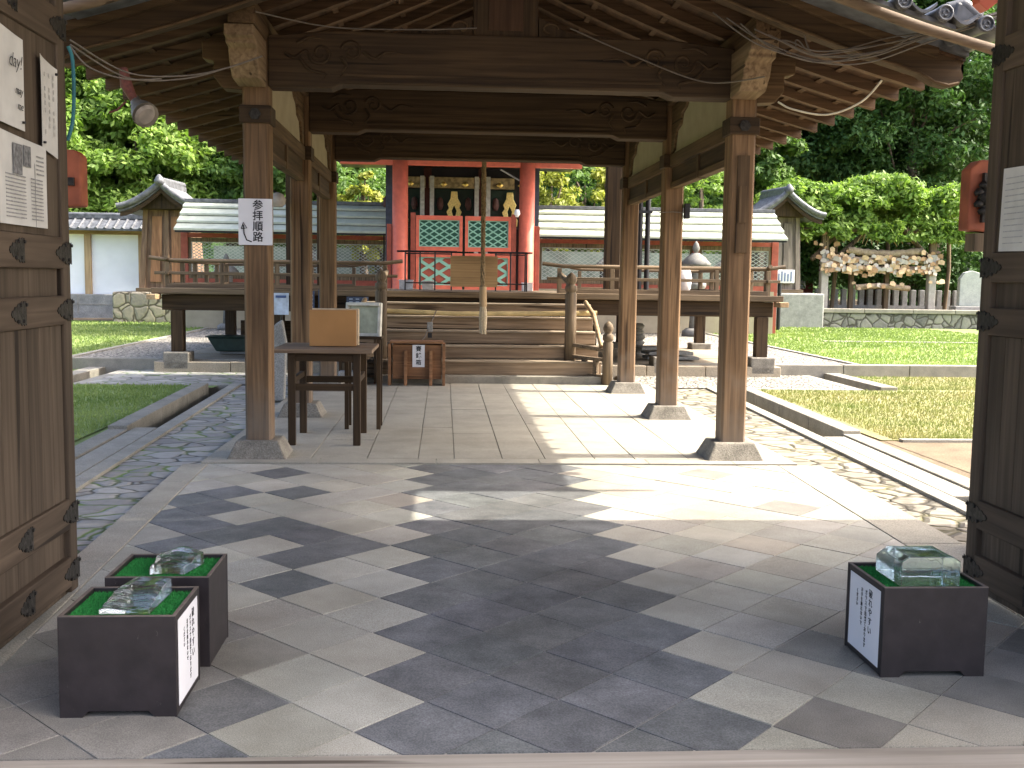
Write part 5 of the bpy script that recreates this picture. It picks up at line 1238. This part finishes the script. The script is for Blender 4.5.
for j in range(7): b.bb(9.46 + j * .09, 9.49 + j * .09, 30.19, 30.199, 1.57, 1.85 - .03 * (j % 3))
b.build('writing', INKB, t)

# ================================================================== VEGETATION
def leaf_mesh(clumps, nleaf, size, flat=.5):
    """clumps: (x,y,z,r) -> leaf quads"""
    c = np.asarray(clumps, float); n = len(c) * nleaf
    idx = np.repeat(np.arange(len(c)), nleaf)
    d = RNG.normal(size=(n, 3)); d /= np.linalg.norm(d, axis=1)[:, None]
    rad = RNG.random(n) ** .45
    pos = c[idx, :3] + d * rad[:, None] * c[idx, 3:4] * np.array([1, 1, flat + .15])
    nrm = d * .7 + RNG.normal(size=(n, 3)) * .6 + np.array([0, 0, .6]); nrm /= np.linalg.norm(nrm, axis=1)[:, None]
    t = np.cross(nrm, RNG.normal(size=(n, 3))); t /= np.linalg.norm(t, axis=1)[:, None]
    bt = np.cross(nrm, t); s = size * (.6 + .8 * RNG.random(n))[:, None]
    V = np.stack([pos - t * s, pos + bt * s * .45, pos + t * s, pos - bt * s * .45], 1).reshape(-1, 3)
    return V
def leaf_obj(name, V, mat, parent=None, loc=(0, 0, 0)):
    n = len(V) // 4; me = bpy.data.meshes.new(name)
    me.vertices.add(len(V)); me.vertices.foreach_set('co', (V - np.array(loc)).astype(np.float32).ravel())
    me.loops.add(len(V)); me.loops.foreach_set('vertex_index', np.arange(len(V), dtype=np.int32))
    me.polygons.add(n); me.polygons.foreach_set('loop_start', np.arange(0, len(V), 4, dtype=np.int32)); me.polygons.foreach_set('loop_total', np.full(n, 4, np.int32))
    me.update(calc_edges=True); me.materials.append(mat)
    o = bpy.data.objects.new(name, me); scn.collection.objects.link(o)
    if parent: o.parent = parent; WORLD[o.name] = Vector(loc)
    else: o.location = loc
    return o
def tree(x, y, z0, h, r, mat, label, name='broadleaf_tree', grp=None, nc=150, nl=55, size=.13, crown_low=.25, lean=0, flat=.5):
    t = thing(name, (x, y, z0), label, 'tree', grp)
    b = MB(); top = (x + lean, y, z0 + h * .8)
    b.tube([(x, y, z0), (x + .1, y, z0 + h * .3), (x + lean * .6, y, z0 + h * .55), top], [r * .075 + .08, r * .055 + .05, .08, .03], 9)
    cl = []; core = []
    rr = random.Random(hash(label) % 9999 if False else int(x * 31 + y * 17))
    for k in range(nc):
        a = rr.uniform(0, 6.283); v = rr.random() ** .8; hh = crown_low + (1 - crown_low) * v
        ring = r * math.sin(math.pi * min(.97, (.12 + .8 * (1 - v)))) * (rr.random() ** .4)
        cl.append((x + lean * v + ring * math.cos(a), y + ring * math.sin(a) * .8, z0 + h * hh + rr.uniform(-.3, .3), rr.uniform(.35, .72) * r / 3))
    for k in range(9):
        a = k * 2.4; q = cl[rr.randrange(nc)]
        b.tube([(x, y, z0 + h * (.25 + .05 * k)), ((x + q[0]) / 2, (y + q[1]) / 2, (z0 + h * (.3 + .05 * k) + q[2]) / 2 + .2), q[:3]], [.07, .045, .015], 6)
    b.build('trunk', BARK, t)
    leaf_obj('crown', leaf_mesh(cl, nl, size, flat), mat, t, (x, y, z0)); return t
G1 = 'trees beyond the left white wall'
LT = [(-15.5, 46, 12, 4.6, LF_MID, 'mid green tree filling the gap behind the far left lime shrub'), (-12.0, 41, 9.5, 3.6, LF_LIME, 'lime green tree beside the left gate door edge'), (-6.4, 46, 12.5, 4.4, LF_MID, 'mid green tree behind the gap between tower and front left column'), (-17, 41, 13, 4.6, LF_MID, 'tall mid green tree at far left behind the white wall'), (-13.2, 44, 14, 4.8, LF_DARK, 'dark green tree rising behind the left white wall'),
      (-10.8, 39.5, 8.2, 3.6, LF_LIME, 'bright lime tree directly left of the left tower roof'), (-7.6, 42, 12.5, 4.4, LF_DARK, 'dark tree above and behind the left tower'),
      (-5.2, 38.5, 7.2, 3.0, LF_MID, 'rounded green tree right of the left tower'), (-14.3, 37.5, 6.6, 2.8, LF_LIME, 'lower lime shrub-like tree over the white wall coping'),
      (-9.3, 48, 16, 5, LF_MID, 'tallest green tree far behind the left tower'), (-20, 50, 17, 6, LF_DARK, 'large dark tree at the outer left')]
for x, y, h, r, m_, lb in LT: tree(x, y, .14, h, r, m_, lb, grp=G1, nc=300, nl=170, size=.12)
for x, y, h, r, m_, lb in ((-2.9, 33.5, 4.6, 1.6, LF_MID, 'green garden tree between left fence and red hall'), (-2.3, 30.4, 4.1, .8, LF_YEL, 'small yellow-green pruned tree left of the red hall'), (-1.75, 31, 3.4, .9, LF_YEL, 'low yellow-green bush left of the red hall column')):
    tree(x, y, .14, h, r, m_, lb, 'garden_tree', nc=70, nl=55, size=.075, crown_low=.45)
for x, y, h, r, m_, lb in ((3.3, 33.2, 4.7, 1.3, LF_YEL, 'yellow-green tree just right of the red hall'), (4.6, 35, 5.2, 1.5, LF_MID, 'mid green tree between the first right columns'), (5.4, 33.5, 4.9, 1.2, LF_YEL, 'yellowish tree behind the right fence roof'), (6.9, 36, 5.8, 1.9, LF_MID, 'green tree behind the middle right column'), (8.6, 35.5, 5.6, 1.6, LF_LIME, 'lime tree left of the right tower')):
    tree(x, y, .14, h, r, m_, lb, 'garden_tree', nc=90, nl=55, size=.09, crown_low=.3)
G2 = 'trees beyond the right tower'
for x, y, h, r, m_, lb in ((10.6, 40, 9.0, 2.8, LF_MID, 'mid green maple behind the right tower'), (14.5, 46, 15, 5.0, LF_DARK, 'dark broadleaf tree rising over the vine trellis'), (19.5, 44, 15, 5.0, LF_DARK, 'dark broadleaf tree at far right by the gate door'),
                           (9.2, 47, 13, 4.4, LF_DARK, 'dark tree behind the right tower maple'), (23.5, 50, 19, 6.0, LF_MID, 'tall green tree at the outer right'), (4.5, 48, 12, 4.5, LF_DARK, 'dark tree hidden mostly behind the corridor roof'), (12, 50, 16, 5.5, LF_DARK, 'dark tree filling the gap above the right tower'), (21, 47, 15, 5.5, LF_DARK, 'dark tree beside the right gate door edge'), (17, 52, 18, 6.0, LF_DARK, 'farthest tall dark tree behind the trellis')):
    tree(x, y, .14, h, r, m_, lb, grp=G2, nc=320, nl=190, size=.12)
# distant wooded slope
def slope():
    b = MB(); n = 40; V = []
    for j in range(12):
        for i in range(n + 1):
            a = -90 + 180 * i / n; y = 56 + j * 9; z = 0 + (1 - math.exp(-j * .45)) * (12 + 3 * math.sin(i * .6 + j) + 2 * math.sin(i * 1.7)); V.append((a, y, z))
    b.add(V, [(j * (n + 1) + i, j * (n + 1) + i + 1, (j + 1) * (n + 1) + i + 1, (j + 1) * (n + 1) + i) for j in range(11) for i in range(n)], 0, True)
    setting(b.build('hills', LF_DARK))
    cl = [(random.uniform(-48, 48), random.uniform(56, 75), 0, 1.5) for _ in range(900)]
    cl = [(x, y, (1 - math.exp(-(y - 56) / 20)) * 13 + random.uniform(0, 4.5), random.uniform(.8, 1.8)) for x, y, _, _2 in cl]
    o = leaf_obj('woodland', leaf_mesh(cl, 45, .34, .7), LF_DARK); tag(o, 'far wooded slope closing the view behind all the trees', 'woodland', None, 'stuff')
slope()
# vine canopy over the rack
t = thing('vine_canopy', (14.2, 34.6, .72), 'bright green vine spread over a trellis above the plaque rack', 'vine')
cl = []
for k in range(560):
    x = random.uniform(10.9, 17.4); y = random.uniform(33.7, 37.0); e = 1 - ((x - 14.2) / 3.9) ** 2
    z = 3.35 + 1.5 * max(0, e) ** .4 * random.random() ** .5 + .25 * math.sin(x * 2.3)
    cl.append((x, y, z, random.uniform(.25, .48)))
for k in range(70): cl.append((random.uniform(10.8, 17.4), 33.7, random.uniform(3.0, 3.5), .22))
leaf_obj('foliage', leaf_mesh(cl, 60, .10, .5), LF_LIME, t, (14.2, 34.6, .72))
b = MB()
for x in (11.4, 13.0, 14.8, 16.9):
    b.tube([(x, 34.9, .7), (x + .08, 34.9, 2.0), (x, 34.9, 3.5)], .07, 7)
for y in (34.1, 35.2, 36.3): b.tube([(10.9, y, 3.3), (17.4, y, 3.3)], .05, 6)
b.build('trellis', GZ, t)
b = MB()
for k in range(16): x = random.uniform(12.4, 16.6); b.tube([(x, 34, 3.4), (x + random.uniform(-.1, .1), 33.95, 3.1), (x + random.uniform(-.2, .2), 33.9, random.uniform(2.7, 2.95))], .012, 4)
b.build('hanging_stems', PALEZ, t)
cl = [(random.uniform(15.6, 19), random.uniform(35.6, 36.6), random.uniform(.9, 3.2), .4) for _ in range(110)]
o = leaf_obj('hedge', leaf_mesh(cl, 60, .09, .8), LF_DARK, None, (17, 36, .7)); tag(o, 'dark green hedge between the plaque rack and the monument', 'hedge')
cl = [(random.uniform(11.8, 16.4), random.uniform(35.6, 36.6), random.uniform(1.6, 3.1), .4) for _ in range(120)]
o = leaf_obj('hedge', leaf_mesh(cl, 60, .09, .8), LF_DARK, None, (14, 36, .7)); tag(o, 'dark green hedge directly behind the plaque rack', 'hedge')
